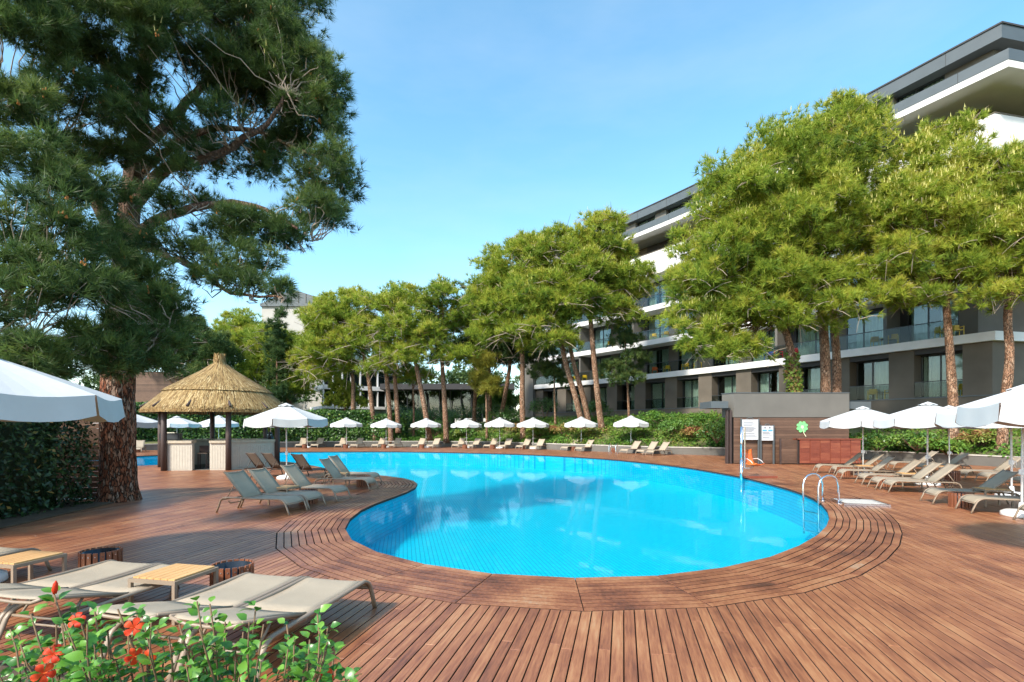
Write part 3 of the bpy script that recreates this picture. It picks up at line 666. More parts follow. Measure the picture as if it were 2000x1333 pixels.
for k_ in range(12):
    x = -9.8+k_*1.55; m = MB(); m.b2(x, x+.1, .1, .22, 1.202, 7.39); m.build('mullion', M['win_frame'], pv)
    m = MB(); m.b2(x+.105, x+1.545, .14, .17, 1.25, 7.3); m.build('pane', M['glass'], pv)
for x in (.3, 2.2, 4.4, 6.1):
    m = MB(); m.b2(x, x+.85, -.5, -.4, 1.202, 3.3); m.build('white_panel', M['slab_white'], pv)
wb = empty('timber_building', (-42.5, 58, 0)); tag(wb, 'timber clad building behind the far hedge beside the big trunk', 'building')
m = MB(); m.b2(-4, 5.2, .05, 6, -1, 8.3); m.build('wall_core', M['under'], wb)
for k_ in range(30):
    m = MB(); m.cur = random.random(); m.b2(-4, 5.25, 0, .045, 1.5+k_*.225, 1.5+k_*.225+.21); m.build('board', M['clad'], wb)

# ================================================================== FOLIAGE GENERATORS
def tufts_to_tris(pos, dirs, tint, nn, L, W, spread, Lvar=.25):
    n_ = len(pos); d = np.repeat(dirs, nn, 0)+rng.normal(0, spread, (n_*nn, 3)); d = unit(d)
    p = np.repeat(pos, nn, 0); l = L*(1+rng.uniform(-Lvar, Lvar, (n_*nn, 1)))
    side = unit(np.cross(d, rng.normal(0, 1, (n_*nn, 3))))*(W/2)
    v = np.stack([p-side, p+side, p+d*l], 1).reshape(-1, 3); f = np.arange(n_*nn*3).reshape(-1, 3)
    t = np.repeat(np.clip(np.repeat(tint, nn)+rng.normal(0, .08, n_*nn), 0, .88), 3)
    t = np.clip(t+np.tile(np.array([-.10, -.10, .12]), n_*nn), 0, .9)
    return v, f, t
def sphere_dirs(k): return unit(rng.normal(0, 1, (k, 3)))
class Crown:
    def __init__(s): s.sub = []; s.tp = []; s.td = []; s.tt = []; s.cp = []
    def lobe(s, c, r, nsub, subr, clumps, tpc, zbias=.25, tint=.45, flat=.75, shell=.7):
        c = np.array(c); r = np.array(r)
        d = sphere_dirs(nsub*3); d = d[d[:, 2] > -.55][:nsub]
        sc = c+d*r*rng.uniform(shell-.25, shell+.2, (len(d), 1)); s.sub += [tuple(x) for x in sc]
        for q, dd in zip(sc, d):
            sr = subr*rng.uniform(.6, 1.35); k = clumps
            cd_ = sphere_dirs(k); cd_[:, 2] = np.where(cd_[:, 2] < -.3, -cd_[:, 2], cd_[:, 2])
            cp = q+cd_*np.array([sr, sr, sr*flat])*rng.uniform(.55, 1.05, (k, 1))
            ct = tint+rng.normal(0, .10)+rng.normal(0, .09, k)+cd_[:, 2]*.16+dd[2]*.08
            tp = np.repeat(cp, tpc, 0)+rng.normal(0, sr*.16, (k*tpc, 3))
            td = unit(np.repeat(cd_, tpc, 0)*.8+np.array([0, 0, zbias])+rng.normal(0, .45, (k*tpc, 3)))
            s.tp.append(tp); s.td.append(td); s.tt.append(np.repeat(ct, tpc)); s.cp.append(cp[cd_[:, 2] > .25])
    def arrays(s): return np.concatenate(s.tp), np.concatenate(s.td), np.concatenate(s.tt)
    def mesh(s, nn, L, W, spread, candles=0, cl=.22, cw=.05):
        p, d, t = s.arrays(); v, f, tt = tufts_to_tris(p, d, t, nn, L, W, spread)
        if candles:
            cp = np.concatenate(s.cp); zmin = np.quantile(cp[:, 2], .35); cp = cp[cp[:, 2] > zmin]
            k = min(candles, len(cp)); cp = cp[rng.permutation(len(cp))[:k]]; cp = np.repeat(cp, 3, 0)+rng.normal(0, .14, (k*3, 3))
            cdv = np.tile(np.array([[0, 0, 1.]]), (len(cp), 1)); v2, f2, t2 = tufts_to_tris(cp+np.array([0, 0, L*.45]), cdv, np.ones(len(cp)), 2, cl, cw, .10)
            f2 = f2+len(v); v = np.concatenate([v, v2]); f = np.concatenate([f, f2]); tt = np.concatenate([tt, np.ones(len(t2))])
        return v, f, tt
def curve_pts(a, b, sag=.0, k=6, wob=.0):
    a, b = Vector(a), Vector(b); out = []
    for i in range(k+1):
        t = i/k; q = a.lerp(b, t); q.z += sag*math.sin(math.pi*t)
        if 0 < i < k and wob: q += Vector((random.uniform(-wob, wob), random.uniform(-wob, wob), random.uniform(-wob, wob)))
        out.append(q)
    return out
def trunk_mesh(pts, r0, r1, n=12, flare=1.25):
    pts = [Vector(p) for p in pts]; ds = []
    d = dense_path(pts, .5) if len(pts) > 1 else pts
    L = len(d)-1; rs = [lerp(r0, r1, i/L)*(1+(flare-1)*max(0, 1-i*.5/ .8)) for i in range(L+1)]
    rs = [x*random.uniform(.95, 1.05) for x in rs]
    return d, rs
def pine(label, Y, trunk_px, r0, r1, lobes, dens=1.0, needle=(26, .34, .034), mat='needle', candles=400, tint=.5, group=None, zbase=None, bark='bark', cat='tree', name='pine_tree', trunks2=(), depth=.85, limbs=True, subs=None):
    """trunk_px: list of (px,py) bottom to top at distance Y. lobes: (px,py,rx,ry,dY)"""
    base = P(trunk_px[0][0], trunk_px[0][1], Y); zb = (zt(base.x, base.y)-.15) if zbase is None else zbase
    tp = [P(a, b, Y) for a, b in trunk_px]; tp[0].z = min(zb, tp[0].z)
    root = empty(name, (tp[0].x, tp[0].y, zb)); inv = Matrix.Translation(-root.location)
    tag(root, label, cat, group)
    m = MB(); d, rs = trunk_mesh(tp, r0, r1); m.tube(d, rs, 12); o = m.build('trunk', M[bark], root, True); o.data.transform(inv)
    for tpx, a0, a1 in trunks2:
        q = [P(a, b, Y+.3) for a, b in tpx]; m = MB(); d, rs = trunk_mesh(q, a0, a1); m.tube(d, rs, 10); o = m.build('trunk', M[bark], root, True); o.data.transform(inv)
    cr = Crown()
    for (px, py, rx, ry, dY) in lobes:
        c = P(px, py, Y+dY); ax = rx*Y/F*1.1; az = ry*Y/F*1.08; ay = (ax+az)/2*depth
        area = (ax*az+ay*az+ax*ay)/3; sr = max(.55, .36*(ax*ay*az)**(1/3))
        ns = max(5, int(area/sr**2*3.6)) if subs is None else subs
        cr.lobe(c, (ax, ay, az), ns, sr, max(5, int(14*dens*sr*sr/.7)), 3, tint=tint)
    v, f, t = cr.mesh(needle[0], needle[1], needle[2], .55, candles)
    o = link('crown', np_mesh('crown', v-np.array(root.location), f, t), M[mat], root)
    if limbs:
        m = MB(); top = tp[-1]; prev = tp[-2]
        for sc in cr.sub:
            if random.random() < .3:
                st = prev.lerp(top, random.uniform(.25, 1.0)); b = Vector(sc)
                m.tube(curve_pts(st, b, -.12*(b-st).length*random.uniform(-.3, 1), 5, .12), [r1*.36*(1-.8*i/5)*random.uniform(.6, 1) for i in range(6)], 5, False)
        dt = MB()
        for sc in cr.sub:
            if random.random() < .35:
                b = Vector(sc)
                for _ in range(3):
                    e_ = b+Vector((random.uniform(-1, 1), random.uniform(-1, .3), random.uniform(-.7, .5))).normalized()*random.uniform(.9, 1.7)*(Y/40); dt.tube([b, b.lerp(e_, .55)+Vector((0, 0, .08)), e_], [.022*Y/35, .016*Y/35, .008*Y/35], 3, False)
        if dt.v: o = dt.build('dry_twigs', M['pale_twig'], root); o.data.transform(inv); tag(o, kind='stuff')
        if m.v: o = m.build('branches', M['twig'], root); o.data.transform(inv); tag(o, kind='stuff')
    return root
def leaf_quads(pos, nrm, tint, L, W, jitter=.6):
    n_ = len(pos); nr = unit(nrm+rng.normal(0, jitter, (n_, 3))); a = unit(np.cross(nr, rng.normal(0, 1, (n_, 3)))); b = np.cross(nr, a)
    l = L*rng.uniform(.65, 1.3, (n_, 1)); w_ = W*rng.uniform(.7, 1.2, (n_, 1))
    v = np.stack([pos, pos+a*l*.5+b*w_*.5+nr*l*.06, pos+a*l, pos+a*l*.5-b*w_*.5+nr*l*.06], 1).reshape(-1, 3)
    f = np.arange(n_*4).reshape(-1, 4); return v, f, np.repeat(np.clip(tint, 0, 1), 4)

# ================================================================== SUN LOUNGERS
def arc(c, r, a0, a1, k, x):
    return [(x, c[0]+r*math.cos(R(lerp(a0, a1, i/k))), c[1]+r*math.sin(R(lerp(a0, a1, i/k)))) for i in range(k+1)]
def lounger_proto(back, dark=False):
    """head at y=-1, foot at y=+1; back in degrees"""
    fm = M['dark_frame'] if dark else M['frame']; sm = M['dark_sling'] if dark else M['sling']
    root = empty('sun_lounger'); W2 = .345
    for sx in (-1, 1):
        x = sx*W2
        path = [(x, -.93, 0), (x, -.86, .16)]+arc((-.68, .20), .155, 165, 95, 5, x)+[(x, -.4, .356), (x, .2, .348), (x, .6, .352)]+arc((.72, .15), .205, 92, 22, 6, x)+[(x, .955, .12), (x, 1.0, 0)]
        m = MB(); m.tube(path, .027, 8, True, .7); m.build('side_rail', fm, root, True)
    for y, z in ((-.78, .30), (.90, .245), (-.25, .325), (.25, .325)):
        m = MB(); m.tube([(-W2, y, z), (W2, y, z)], .014, 6); m.build('crossbar', fm, root, True)
    # seat sling follows the rails and rolls over the foot end
    prof = [(-.2, .362), (.0, .352), (.2, .346), (.4, .346), (.6, .356), (.72, .362)]+[(.72+.212*math.cos(R(a)), .15+.212*math.sin(R(a))) for a in (78, 64, 50, 36, 22)]
    def sling(prof, w_, name, sag):
        nx = 7; vs = []
        for side in (0, -.008):
            for (y, z) in prof:
                for i in range(nx): u_ = i/(nx-1)*2-1; vs.append((u_*w_, y, z+side-sag*(1-u_*u_)))
        k_ = len(prof); fs = []
        for a in range(k_-1):
            for i in range(nx-1):
                q = a*nx+i; fs.append((q, q+1, q+nx+1, q+nx)); q += k_*nx; fs.append((q+nx, q+nx+1, q+1, q))
        o = k_*nx
        for i in range(nx-1): fs.append((i+1, i, o+i, o+i+1)); e = (k_-1)*nx; fs.append((e+i, e+i+1, o+e+i+1, o+e+i))
        for a in range(k_-1): fs.append((a*nx, (a+1)*nx, o+(a+1)*nx, o+a*nx)); b = nx-1; fs.append(((a+1)*nx+b, a*nx+b, o+a*nx+b, o+(a+1)*nx+b))
        m = MB(); m.add(vs, fs); return m.build(name, sm, root, True)
    sling(prof, W2-.022, 'seat', .008)
    ca, sa = math.cos(R(back)), math.sin(R(back)); hy, hz = -.22, .37; BL = .80
    bp = [(hy-ca*t_, hz+sa*t_+.012*math.sin(t_/BL*math.pi)) for t_ in (0, .2, .4, .6, .74)]; bp.append((hy-ca*BL+sa*.02, hz+sa*BL-.018))
    bk = sling(bp, W2-.04, 'backrest', .012)
    for sx in (-1, 1):
        x = sx*(W2-.03); m = MB(); m.tube([(x, hy, hz-.012), (x, hy-ca*.4, hz+sa*.4-.012), (x, hy-ca*BL, hz+sa*BL-.012)], .017, 6, True, .8); m.build('backrest_frame', fm, root, True)
    m = MB(); ty, tz = hy-ca*(BL+.0), hz+sa*(BL+.0)-.02
    m.tube([(-W2+.03, ty, tz), (-W2*.55, ty+sa*.05, tz-.045*ca), (0, ty+sa*.065, tz-.055*ca), (W2*.55, ty+sa*.05, tz-.045*ca), (W2-.03, ty, tz)], .016, 6); m.build('head_bar', fm, root, True)
    for sx in (-1, 1):
        x = sx*(W2-.07); y0, z0 = hy-ca*.42, hz+sa*.42-.03
        m = MB(); m.tube([(x, y0, z0), (x, max(-.82, y0-.05-.22*sa), .315 if back > 10 else .25)], .012, 6); m.build('strut', fm, root, True)
    m = MB(); m.tube([(-W2+.07, -.66, .27), (-W2*.5, -.70, .20), (W2*.5, -.70, .20), (W2-.07, -.66, .27)], .013, 6); m.build('stay_bar', fm, root, True)
    return root
LP = {}
def lounger(x, y, d, label, group, back=48, dark=False, jit=0.0):
    key = (back, dark); d = Vector(d).normalized()
    if key not in LP: LP[key] = lounger_proto(back, dark); o = LP[key]
    else: o = copy_tree(LP[key])
    o.location = (x, y, .002); o.rotation_euler = (0, 0, math.atan2(-d.x, d.y)+random.uniform(-jit, jit)); tag(o, label, 'sun lounger', group); return o
AX = Vector((.217, 1.0)).normalized(); PX = Vector((AX.y, -AX.x))
gF = 'loungers lined up by the foreground flower bed'
for hc, nm in (((-2.485, 4.66), ('taupe sling lounger by the flower bed, nearest to the pool of its row', 'taupe sling lounger by the flower bed, right of the teak table with the bin')),
               ((-4.45, 5.20), ('taupe sling lounger by the flower bed, just left of the teak table beside the bin', 'taupe sling lounger by the flower bed, right of the farther teak table'))):
    for k_, sgn in enumerate((1, -1)):
        c = Vector(hc)+AX*.21+PX*(.375*sgn); lounger(c.x, c.y, AX, nm[k_], gF, back=15)
c = Vector((-7.0, 6.25)); lounger(c.x, c.y, AX, 'taupe sling lounger cut by the left picture edge, beyond the farther teak table', gF, back=15)
gM = 'loungers on the deck between the hut and the pool'
MD = Vector((.978, -.21))
def foot(fx, fy, d, *a, **k_):
    d = Vector(d).normalized(); return lounger(fx-d.x, fy-d.y, d, *a, **k_)
foot(-4.98, 11.95, MD, 'taupe lounger with raised back on the open deck, nearest of the group before the hut', gM)
foot(-4.82, 12.72, MD, 'taupe lounger touching the nearest one, second of the group before the hut', gM)
foot(-4.60, 14.05, MD, 'taupe lounger behind a small teak table, third of the group before the hut', gM)
foot(-4.42, 16.45, (.99, -.12), 'taupe lounger with slatted bin at its foot near the deck point', gM, back=52)
foot(-4.75, 18.2, (.99, -.12), 'taupe lounger farthest out on the deck point beside the pool', gM, back=52)
DD = Vector((.50, .87)).normalized()
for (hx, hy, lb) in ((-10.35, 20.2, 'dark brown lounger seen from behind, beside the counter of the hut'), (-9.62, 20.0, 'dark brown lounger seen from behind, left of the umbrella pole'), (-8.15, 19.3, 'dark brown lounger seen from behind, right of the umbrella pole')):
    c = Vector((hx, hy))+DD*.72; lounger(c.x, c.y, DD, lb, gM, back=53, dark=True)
gFar = 'loungers in pairs along the far side of the pool'
far = [(581, 875.6, (.08, -1)), (611, 875.6, (-.05, -1)), (659, 875.6, (.0, -1)), (689, 875.8, (-.10, -1)), (730, 875.8, (-.25, -1)), (761, 875.8, (-.28, -1)), (808, 876.4, (-.35, -1)), (837, 876.8, (-.38, -1)),
       (887, 876.0, (-.42, -1)), (916, 877.0, (-.45, -1)), (950, 876.8, (-.5, -1)), (978, 877.8, (-.55, -1)), (1013, 878.4, (-.65, -1)), (1039, 879.8, (-.72, -1)), (1101, 881.4, (-.95, -1)), (1129, 883.0, (-1.1, -1)),
       (1194, 883.4, (-1.3, -1)), (1217, 887.2, (-1.5, -1)), (1249, 889.0, (-1.6, -1)), (1270, 890.6, (-1.65, -1))]
pos_w = ['first', 'second', 'third', 'fourth', 'fifth', 'sixth', 'seventh', 'eighth', 'ninth', 'tenth', 'eleventh', 'twelfth', 'thirteenth', 'fourteenth', 'fifteenth', 'sixteenth', 'seventeenth', 'eighteenth', 'nineteenth', 'twentieth']
for i, (px, py, d) in enumerate(far):
    x, y = G(px, py); d = Vector(d).normalized()
    lounger(x-d.x*1.0, y-d.y*1.0+.25, d, 'taupe lounger on the far terrace, %s counted from the hut along the wall' % pos_w[i], gFar, jit=.05)
lounger(-30.2, 41.4, (.5, -1), 'taupe lounger behind the pool, just right of the big red trunk', gFar); lounger(-27.1, 42.4, (.3, -1), 'taupe lounger mostly hidden behind the left counter of the hut', gFar)
gR = 'loungers in rows on the deck at the right'
RD = Vector((-.955, .30))
rt = [(13.35, 22.6, 'front row lounger nearest the timber cabinet'), (13.55, 21.75, 'front row lounger second from the timber cabinet'), (12.65, 19.9, 'front row lounger third from the timber cabinet'), (12.2, 18.05, 'front row lounger fourth from the timber cabinet, before a slatted bin'),
      (11.75, 16.75, 'front row lounger fifth from the timber cabinet, touching its neighbour'), (11.62, 16.0, 'front row lounger sixth from the timber cabinet, beside the ladder'), (11.0, 13.6, 'front row lounger seventh from the timber cabinet, just left of a slatted bin'),
      (10.75, 12.2, 'front row lounger just right of the slatted bin, under a teak topped table'), (10.75, 10.75, 'front row lounger of which only the foot end shows at the picture edge')]
for fx, fy, lb in rt: foot(fx, fy, RD, 'sand coloured '+lb, gR, back=42)
r2 = [(18.0, 24.4, 'back row lounger closest to the bar wall'), (18.1, 22.9, 'back row lounger behind the first white pole'), (17.2, 19.7, 'back row lounger behind the paired front loungers'), (16.95, 18.55, 'back row lounger behind the second umbrella pole'), (16.6, 16.9, 'back row lounger farthest to the right edge')]
for fx, fy, lb in r2: foot(fx, fy, RD, 'sand coloured '+lb, gR, back=42)

# ================================================================== SIDE TABLES AND SLATTED BINS
def table_proto():
    r = empty('side_table'); T = .44
    for sx in (-1, 1):
        for sy in (-1, 1):
            m = MB(); m.box((sx*.27, sy*.27, (T-.04)/2), (.035, .035, T-.04)); m.build('leg', M['frame'], r)
    m = MB()
    for a in (-1, 1): m.b2(-.29, .29, a*.27-.018, a*.27+.018, T-.039, T-.002); m.b2(a*.27-.018, a*.27+.018, -.2515, .2515, T-.0385, T-.0025)
    m.build('top_frame', M['frame'], r)
    for k_ in range(6):
        m = MB(); m.cur = random.uniform(.3, .7); x = -.25+k_*.086; m.b2(x, x+.08, -.262, .262, T-.001, T+.014); m.build('slat', M['teak'], r)
    return r
TB = []
def table(x, y, rz, label, group='small teak topped tables between loungers'):
    o = table_proto() if not TB else copy_tree(TB[0]); TB.append(o); o.location = (x, y, .002); o.rotation_euler = (0, 0, rz); tag(o, label, 'table', group)
ra = math.atan2(-AX.x, AX.y)
table(-3.62, 5.50, ra, 'teak topped side table by the flower bed, next to the full slatted bin'); table(-5.85, 6.12, ra, 'teak topped side table by the flower bed at the left picture edge')
table(-5.95, 13.4, math.atan2(-MD.x, MD.y), 'teak topped table between the second and third lounger before the hut'); table(-5.85, 17.35, .1, 'teak topped table between the two loungers on the deck point')
rr = math.atan2(-RD.x, RD.y)
table(14.25, 20.75, rr, 'teak topped table between front row loungers near the timber cabinet'); table(13.4, 17.3, rr, 'teak topped table in the front row behind the slatted bin at the right'); table(12.15, 12.95, rr, 'teak topped table closest to the right edge, over the front loungers'); table(17.0, 18.7+1.9, rr, 'teak topped table between back row loungers')
def bin_proto(simple=False):
    r = empty('slatted_bin'); n_ = 20; RR = .225; HH = .36
    if simple:
        m = MB()
        for k_ in range(n_):
            a = 2*math.pi*k_/n_; m.cur = random.uniform(.2, .8); m.box((RR*math.cos(a), RR*math.sin(a), HH/2), (.02, .05, HH), a)
        m.build('slats', M['slat'], r)
    else:
        for k_ in range(n_):
            a = 2*math.pi*k_/n_; m = MB(); m.cur = random.uniform(.2, .8); m.box((RR*math.cos(a), RR*math.sin(a), HH/2), (.02, .05, HH), a); s_ = m.build('slat', M['slat'], r)
            m = MB(); m.box(((RR+.012)*math.cos(a), (RR+.012)*math.sin(a), HH-.05), (.008, .012, .012), a); m.build('screw', M['steel'], s_)
    m = MB(); m.lathe([(.0, .03), (RR-.03, .03), (RR-.014, HH-.02), (RR-.022, HH-.02), (RR-.04, .05), (0, .05)], 20); m.build('liner', M['bin_liner'], r, True)
    return r
BN = {}
def sbin(x, y, label, simple=False):
    o = bin_proto(simple) if simple not in BN else copy_tree(BN[simple]); BN.setdefault(simple, o); o.location = (x, y, .002); o.rotation_euler = (0, 0, random.random()*6); tag(o, label, 'bin', 'round slatted wooden bins beside loungers')
sbin(-3.36, 6.15, 'round slatted bin by the flower bed, behind the nearer teak table'); sbin(-5.5, 6.85, 'round slatted bin by the flower bed, beyond the farther loungers')
sbin(-5.35, 13.45, 'round slatted bin in front of the third lounger before the hut'); sbin(-5.0, 17.25, 'round slatted bin at the foot of the deck point loungers')
sbin(13.6, 21.0, 'round slatted bin between front row loungers near the timber cabinet'); sbin(12.75, 17.5, 'round slatted bin in the front row beside the paired loungers'); sbin(11.25, 12.85, 'round slatted bin in the front row nearest the right edge'); sbin(16.6, 19.3, 'round slatted bin among the back row loungers')
for i, (px, Y) in enumerate([(595, 48.6), (675, 48.6), (750, 48.6), (824, 48.4), (908, 48.2), (962, 47.4), (1021, 46.6), (1119, 43.8), (1199, 41.2)]):
    sbin((px-CX)*Y/F, Y, 'round slatted bin on the far terrace, %s counted from the hut' % pos_w[i], True)
sbin(-29.9, 41.0, 'round slatted bin behind the pool beside the big red trunk', True)

# ================================================================== UMBRELLAS
def umbrella_proto(Rr=1.55):
    r = empty('umbrella'); zt_, zr, zv = 2.86, 2.30, 2.02; n_ = 8; sub = 6
    m = MB(); vs = []; rings = (.12, .34, .58, .8, 1.0); N = n_*sub
    for q in rings:
        for k_ in range(N):
            a = 2*math.pi*k_/N; f = (k_ % sub)/sub; edge = math.cos(math.pi/n_)/math.cos(math.pi/n_-2*math.pi/n_*f if f <= 1 else 0)
            edge = math.cos(math.pi/n_)/math.cos((f-.5)*2*math.pi/n_)
            sag = .05*math.sin(math.pi*f)*q; z = zt_+(zr-zt_)*(q**1.04)-sag
            vs.append((Rr*q*edge*math.cos(a), Rr*q*edge*math.sin(a), z))
    fs = [(i*N+k_, i*N+(k_+1) % N, (i+1)*N+(k_+1) % N, (i+1)*N+k_)[::-1] for i in range(len(rings)-1) for k_ in range(N)]
    m.add(vs, fs); cp = m.build('canopy', M['canvas'], r)
    # valance: eight hanging panels with a slit at each rib
    for s_ in range(n_):
        vs = []
        for row in range(3):
            for j in range(sub+1):
                f = min(max(j/sub, .012), .988); a = 2*math.pi*(s_+f)/n_; edge = math.cos(math.pi/n_)/math.cos((f-.5)*2*math.pi/n_)
                rr_ = Rr*edge*(1+.012*row+.006*math.sin(j*2.1+s_*1.7)*row); z = zr-.05*math.sin(math.pi*f)-row*.135-(.012*math.sin(math.pi*f) if row == 2 else 0)+(.02 if row == 2 and j in (0, sub) else 0)
                vs.append((rr_*math.cos(a), rr_*math.sin(a), z))
        m = MB(); m.add(vs, [(q*(sub+1)+j, q*(sub+1)+j+1, (q+1)*(sub+1)+j+1, (q+1)*(sub+1)+j)[::-1] for q in range(2) for j in range(sub)]); m.build('valance', M['canvas'], cp, True)
    vs = [(0, 0, zt_+.06)]
    for k_ in range(16): a = 2*math.pi*k_/16; q = .30 if k_ % 2 == 0 else .27; vs.append((q*math.cos(a), q*math.sin(a), zt_-.075+(.0 if k_ % 2 == 0 else .03)))
    m = MB(); m.add(vs, [(0, 1+k_, 1+(k_+1) % 16) for k_ in range(16)]); m.build('vent_cap', M['canvas'], cp)
    m = MB(); m.tube([(0, 0, .05), (0, 0, 2.83)], .026, 10); pl = m.build('pole', M['white_paint'], r, True)
    m = MB(); m.box((0, 0, .98), (.085, .085, .12)); m.tube([(.04, 0, 1.0), (.14, 0, 1.0), (.16, 0, .9)], .012, 6); m.build('crank', M['white_paint'], pl)
    m = MB(); m.lathe([(.03, 2.72), (.07, 2.72), (.07, 2.80), (.03, 2.80)], 12); m.build('hub', M['white_paint'], r)
    for k_ in range(n_):
        a = 2*math.pi*k_/n_; c_, s2 = math.cos(a), math.sin(a); m = MB()
        m.tube([(.06*c_, .06*s2, 2.77), (Rr*.99*c_, Rr*.99*s2, zr-.022)], .011, 5); rb = m.build('rib', M['white_paint'], r)
        m = MB(); m.tube([(.05*c_, .05*s2, 2.2), (Rr*.52*c_, Rr*.52*s2, lerp(zt_, zr, .52)-.045)], .009, 5); m.build('strut', M['white_paint'], rb)
    m = MB(); m.lathe([(.0, .0), (.36, .0), (.37, .02), (.36, .09), (.28, .13), (.06, .15), (.05, .30), (.0, .30)], 20); m.build('base', M['white_paint'], r, True)
    return r
UM = []
def umbrella(x, y, label, rz=.2, sc=1.0, zs=1.0):
    o = umbrella_proto() if not UM else copy_tree(UM[0]); UM.append(o); o.location = (x, y, .002); o.rotation_euler = (random.uniform(-.012, .012), random.uniform(-.012, .012), rz); o.scale = (sc, sc, zs*random.uniform(.985, 1.015)); tag(o, label, 'umbrella', 'white parasols round the pool')
umbrella(-6.92, 6.5, 'white umbrella looming large at the left picture edge, before the hedge', .04, 1.03, 1.045)
umbrella(-8.75, 19.9, 'white umbrella in front of the thatched hut, amid loungers', .12)
umbrella(-20.6, 27.5, 'white umbrella half hidden behind the big red trunk', .1)
umbrella(-25.7, 39.3, 'white umbrella seen through the left posts of the hut', .3); umbrella(-23.6, 41.2, 'white umbrella seen through the middle of the hut', .1)
umbrella(-23.6, 50, 'white umbrella behind the right post of the hut', .2); umbrella(-20.0, 50, 'white umbrella hidden behind the one before the hut, pole showing', .3)
fu = [(677, 50.0), (754, 50.2), (832, 50.2), (911, 49.6), (976, 48.6), (1041, 47.4), (1135, 44.4), (1232, 40.9)]
for i, (px, Y) in enumerate(fu): umbrella((px-CX)*Y/F, Y, 'white umbrella on the far terrace, %s in the row counted from the hut' % pos_w[i], random.uniform(.05, .35), random.uniform(.93, .97))
umbrella(14.75, 21.5, 'white umbrella at the right, first beyond the timber cabinet', .15); umbrella(14.4, 17.75, 'white umbrella at the right, second from the timber cabinet', .3)
umbrella(17.6, 20.6, 'white umbrella at the right in the back row, mostly hidden', .2, .95); umbrella(14.35, 14.7, 'white umbrella at the right, third from the timber cabinet, cut by the edge', .1)
umbrella(11.45, 11.5, 'white umbrella at the right edge whose pole stands beside the front loungers', .35); umbrella(8.35, 7.2, 'nearest white umbrella at the right edge, only a canopy corner showing', .06, 1.02)

# ================================================================== THATCHED BAR HUT
HC = Vector((-14.9, 26.1)); hut = empty('thatched_hut', (HC.x, HC.y, 0)); tag(hut, 'round poolside bar hut with straw thatched roof on dark posts', 'hut')
PR = 2.8; HA = [R(7+60*k_) for k_ in range(6)]
for a in HA:
    m = MB(); m.cur = random.uniform(.3, .7); m.tube([(PR*math.cos(a), PR*math.sin(a), 0), (PR*math.cos(a), PR*math.sin(a), 1.5), (PR*math.cos(a), PR*math.sin(a), 3.2)], [.128, .122, .118], 14); m.build('post', M['dark_wood'], hut, True)
m = MB()
for k_ in range(6):
    a, b = HA[k_], HA[(k_+1) % 6]; m.tube([(PR*math.cos(a), PR*math.sin(a), 3.06), (PR*math.cos(b), PR*math.sin(b), 3.06)], .08, 8)
m.build('ring_beam', M['dark_wood'], hut)
for k_ in range(12):
    a = R(7+30*k_); m = MB(); m.tube([(3.3*math.cos(a), 3.3*math.sin(a), 2.96), (.2*math.cos(a), .2*math.sin(a), 5.0)], .05, 6); m.build('rafter', M['dark_wood'], hut)
def rprof(z):   # radius of thatch at height
    pts = [(2.86, 3.26), (3.93, 2.16), (4.6, 1.08), (4.98, .46), (5.2, .24), (5.75, .18)]
    for (a, ra_), (b, rb_) in zip(pts, pts[1:]):
        if z <= b: return ra_+(rb_-ra_)*(z-a)/(b-a)
    return .2
rf = MB().lathe([(3.18, 2.86), (2.10, 3.9), (1.02, 4.57), (.42, 4.95), (.2, 5.2), (.15, 5.6), (.0, 5.65)], 40); rf.lathe([(.0, 4.6), (2.2, 3.7), (3.14, 2.84)], 40); roof = rf.build('roof', M['thatch_base'], hut)
def straw(tiers):
    V = []; T = []; 
    for (z0, z1, n_, L, lift) in tiers:
        a = rng.uniform(0, 2*np.pi, n_); zz = z0+(z1-z0)*rng.uniform(0, 1, n_)**1.1
        r_ = np.array([rprof(z) for z in zz])+rng.uniform(0, .06, n_)+lift; z2 = zz-L*rng.uniform(.7, 1.15, n_)*.62; z2 = np.maximum(z2, z0-.1)
        rb = np.array([rprof(max(2.86, z)) for z in z2])+lift+rng.uniform(0, .05, n_); da = rng.normal(0, .02, n_); wd = rng.uniform(.010, .022, n_)
        rad = np.stack([np.cos(a), np.sin(a)], 1); ra2 = np.stack([np.cos(a+da), np.sin(a+da)], 1); tg = np.stack([-np.sin(a), np.cos(a)], 1)
        top = np.concatenate([rad*r_[:, None], zz[:, None]], 1); bt = np.concatenate([ra2*rb[:, None], z2[:, None]], 1); tg3 = np.concatenate([tg*wd[:, None], np.zeros((n_, 1))], 1)
        V.append(np.stack([top-tg3*.6, top+tg3*.6, bt+tg3, bt-tg3], 1).reshape(-1, 3)); t_ = np.clip(rng.normal(.55, .27, n_), 0, 1); T.append(np.repeat(t_, 4))
    v = np.concatenate(V); return v, np.arange(len(v)).reshape(-1, 4), np.concatenate(T)
v, f, t = straw([(2.80, 3.9, 11000, .55, .03), (3.86, 5.2, 8500, .5, .11), (5.0, 5.78, 900, .3, .02)])
tag(link('thatch', np_mesh('thatch', v, f, t), M['thatch'], hut), kind='stuff')
m = MB()
for k_ in range(260):
    a = random.uniform(0, 6.283); z = random.uniform(5.35, 5.62); r_ = .16; d = Vector((math.cos(a), math.sin(a), random.uniform(.2, 1.6))).normalized()*random.uniform(.12, .26); s_ = Vector((-math.sin(a), math.cos(a), 0))*.012
    p0 = Vector((r_*math.cos(a), r_*math.sin(a), z)); m.cur = random.uniform(.4, 1); m.add([p0-s_, p0+s_, p0+d], [(0, 1, 2)])
tag(m.build('straw_tuft', M['thatch'], hut), kind='stuff')
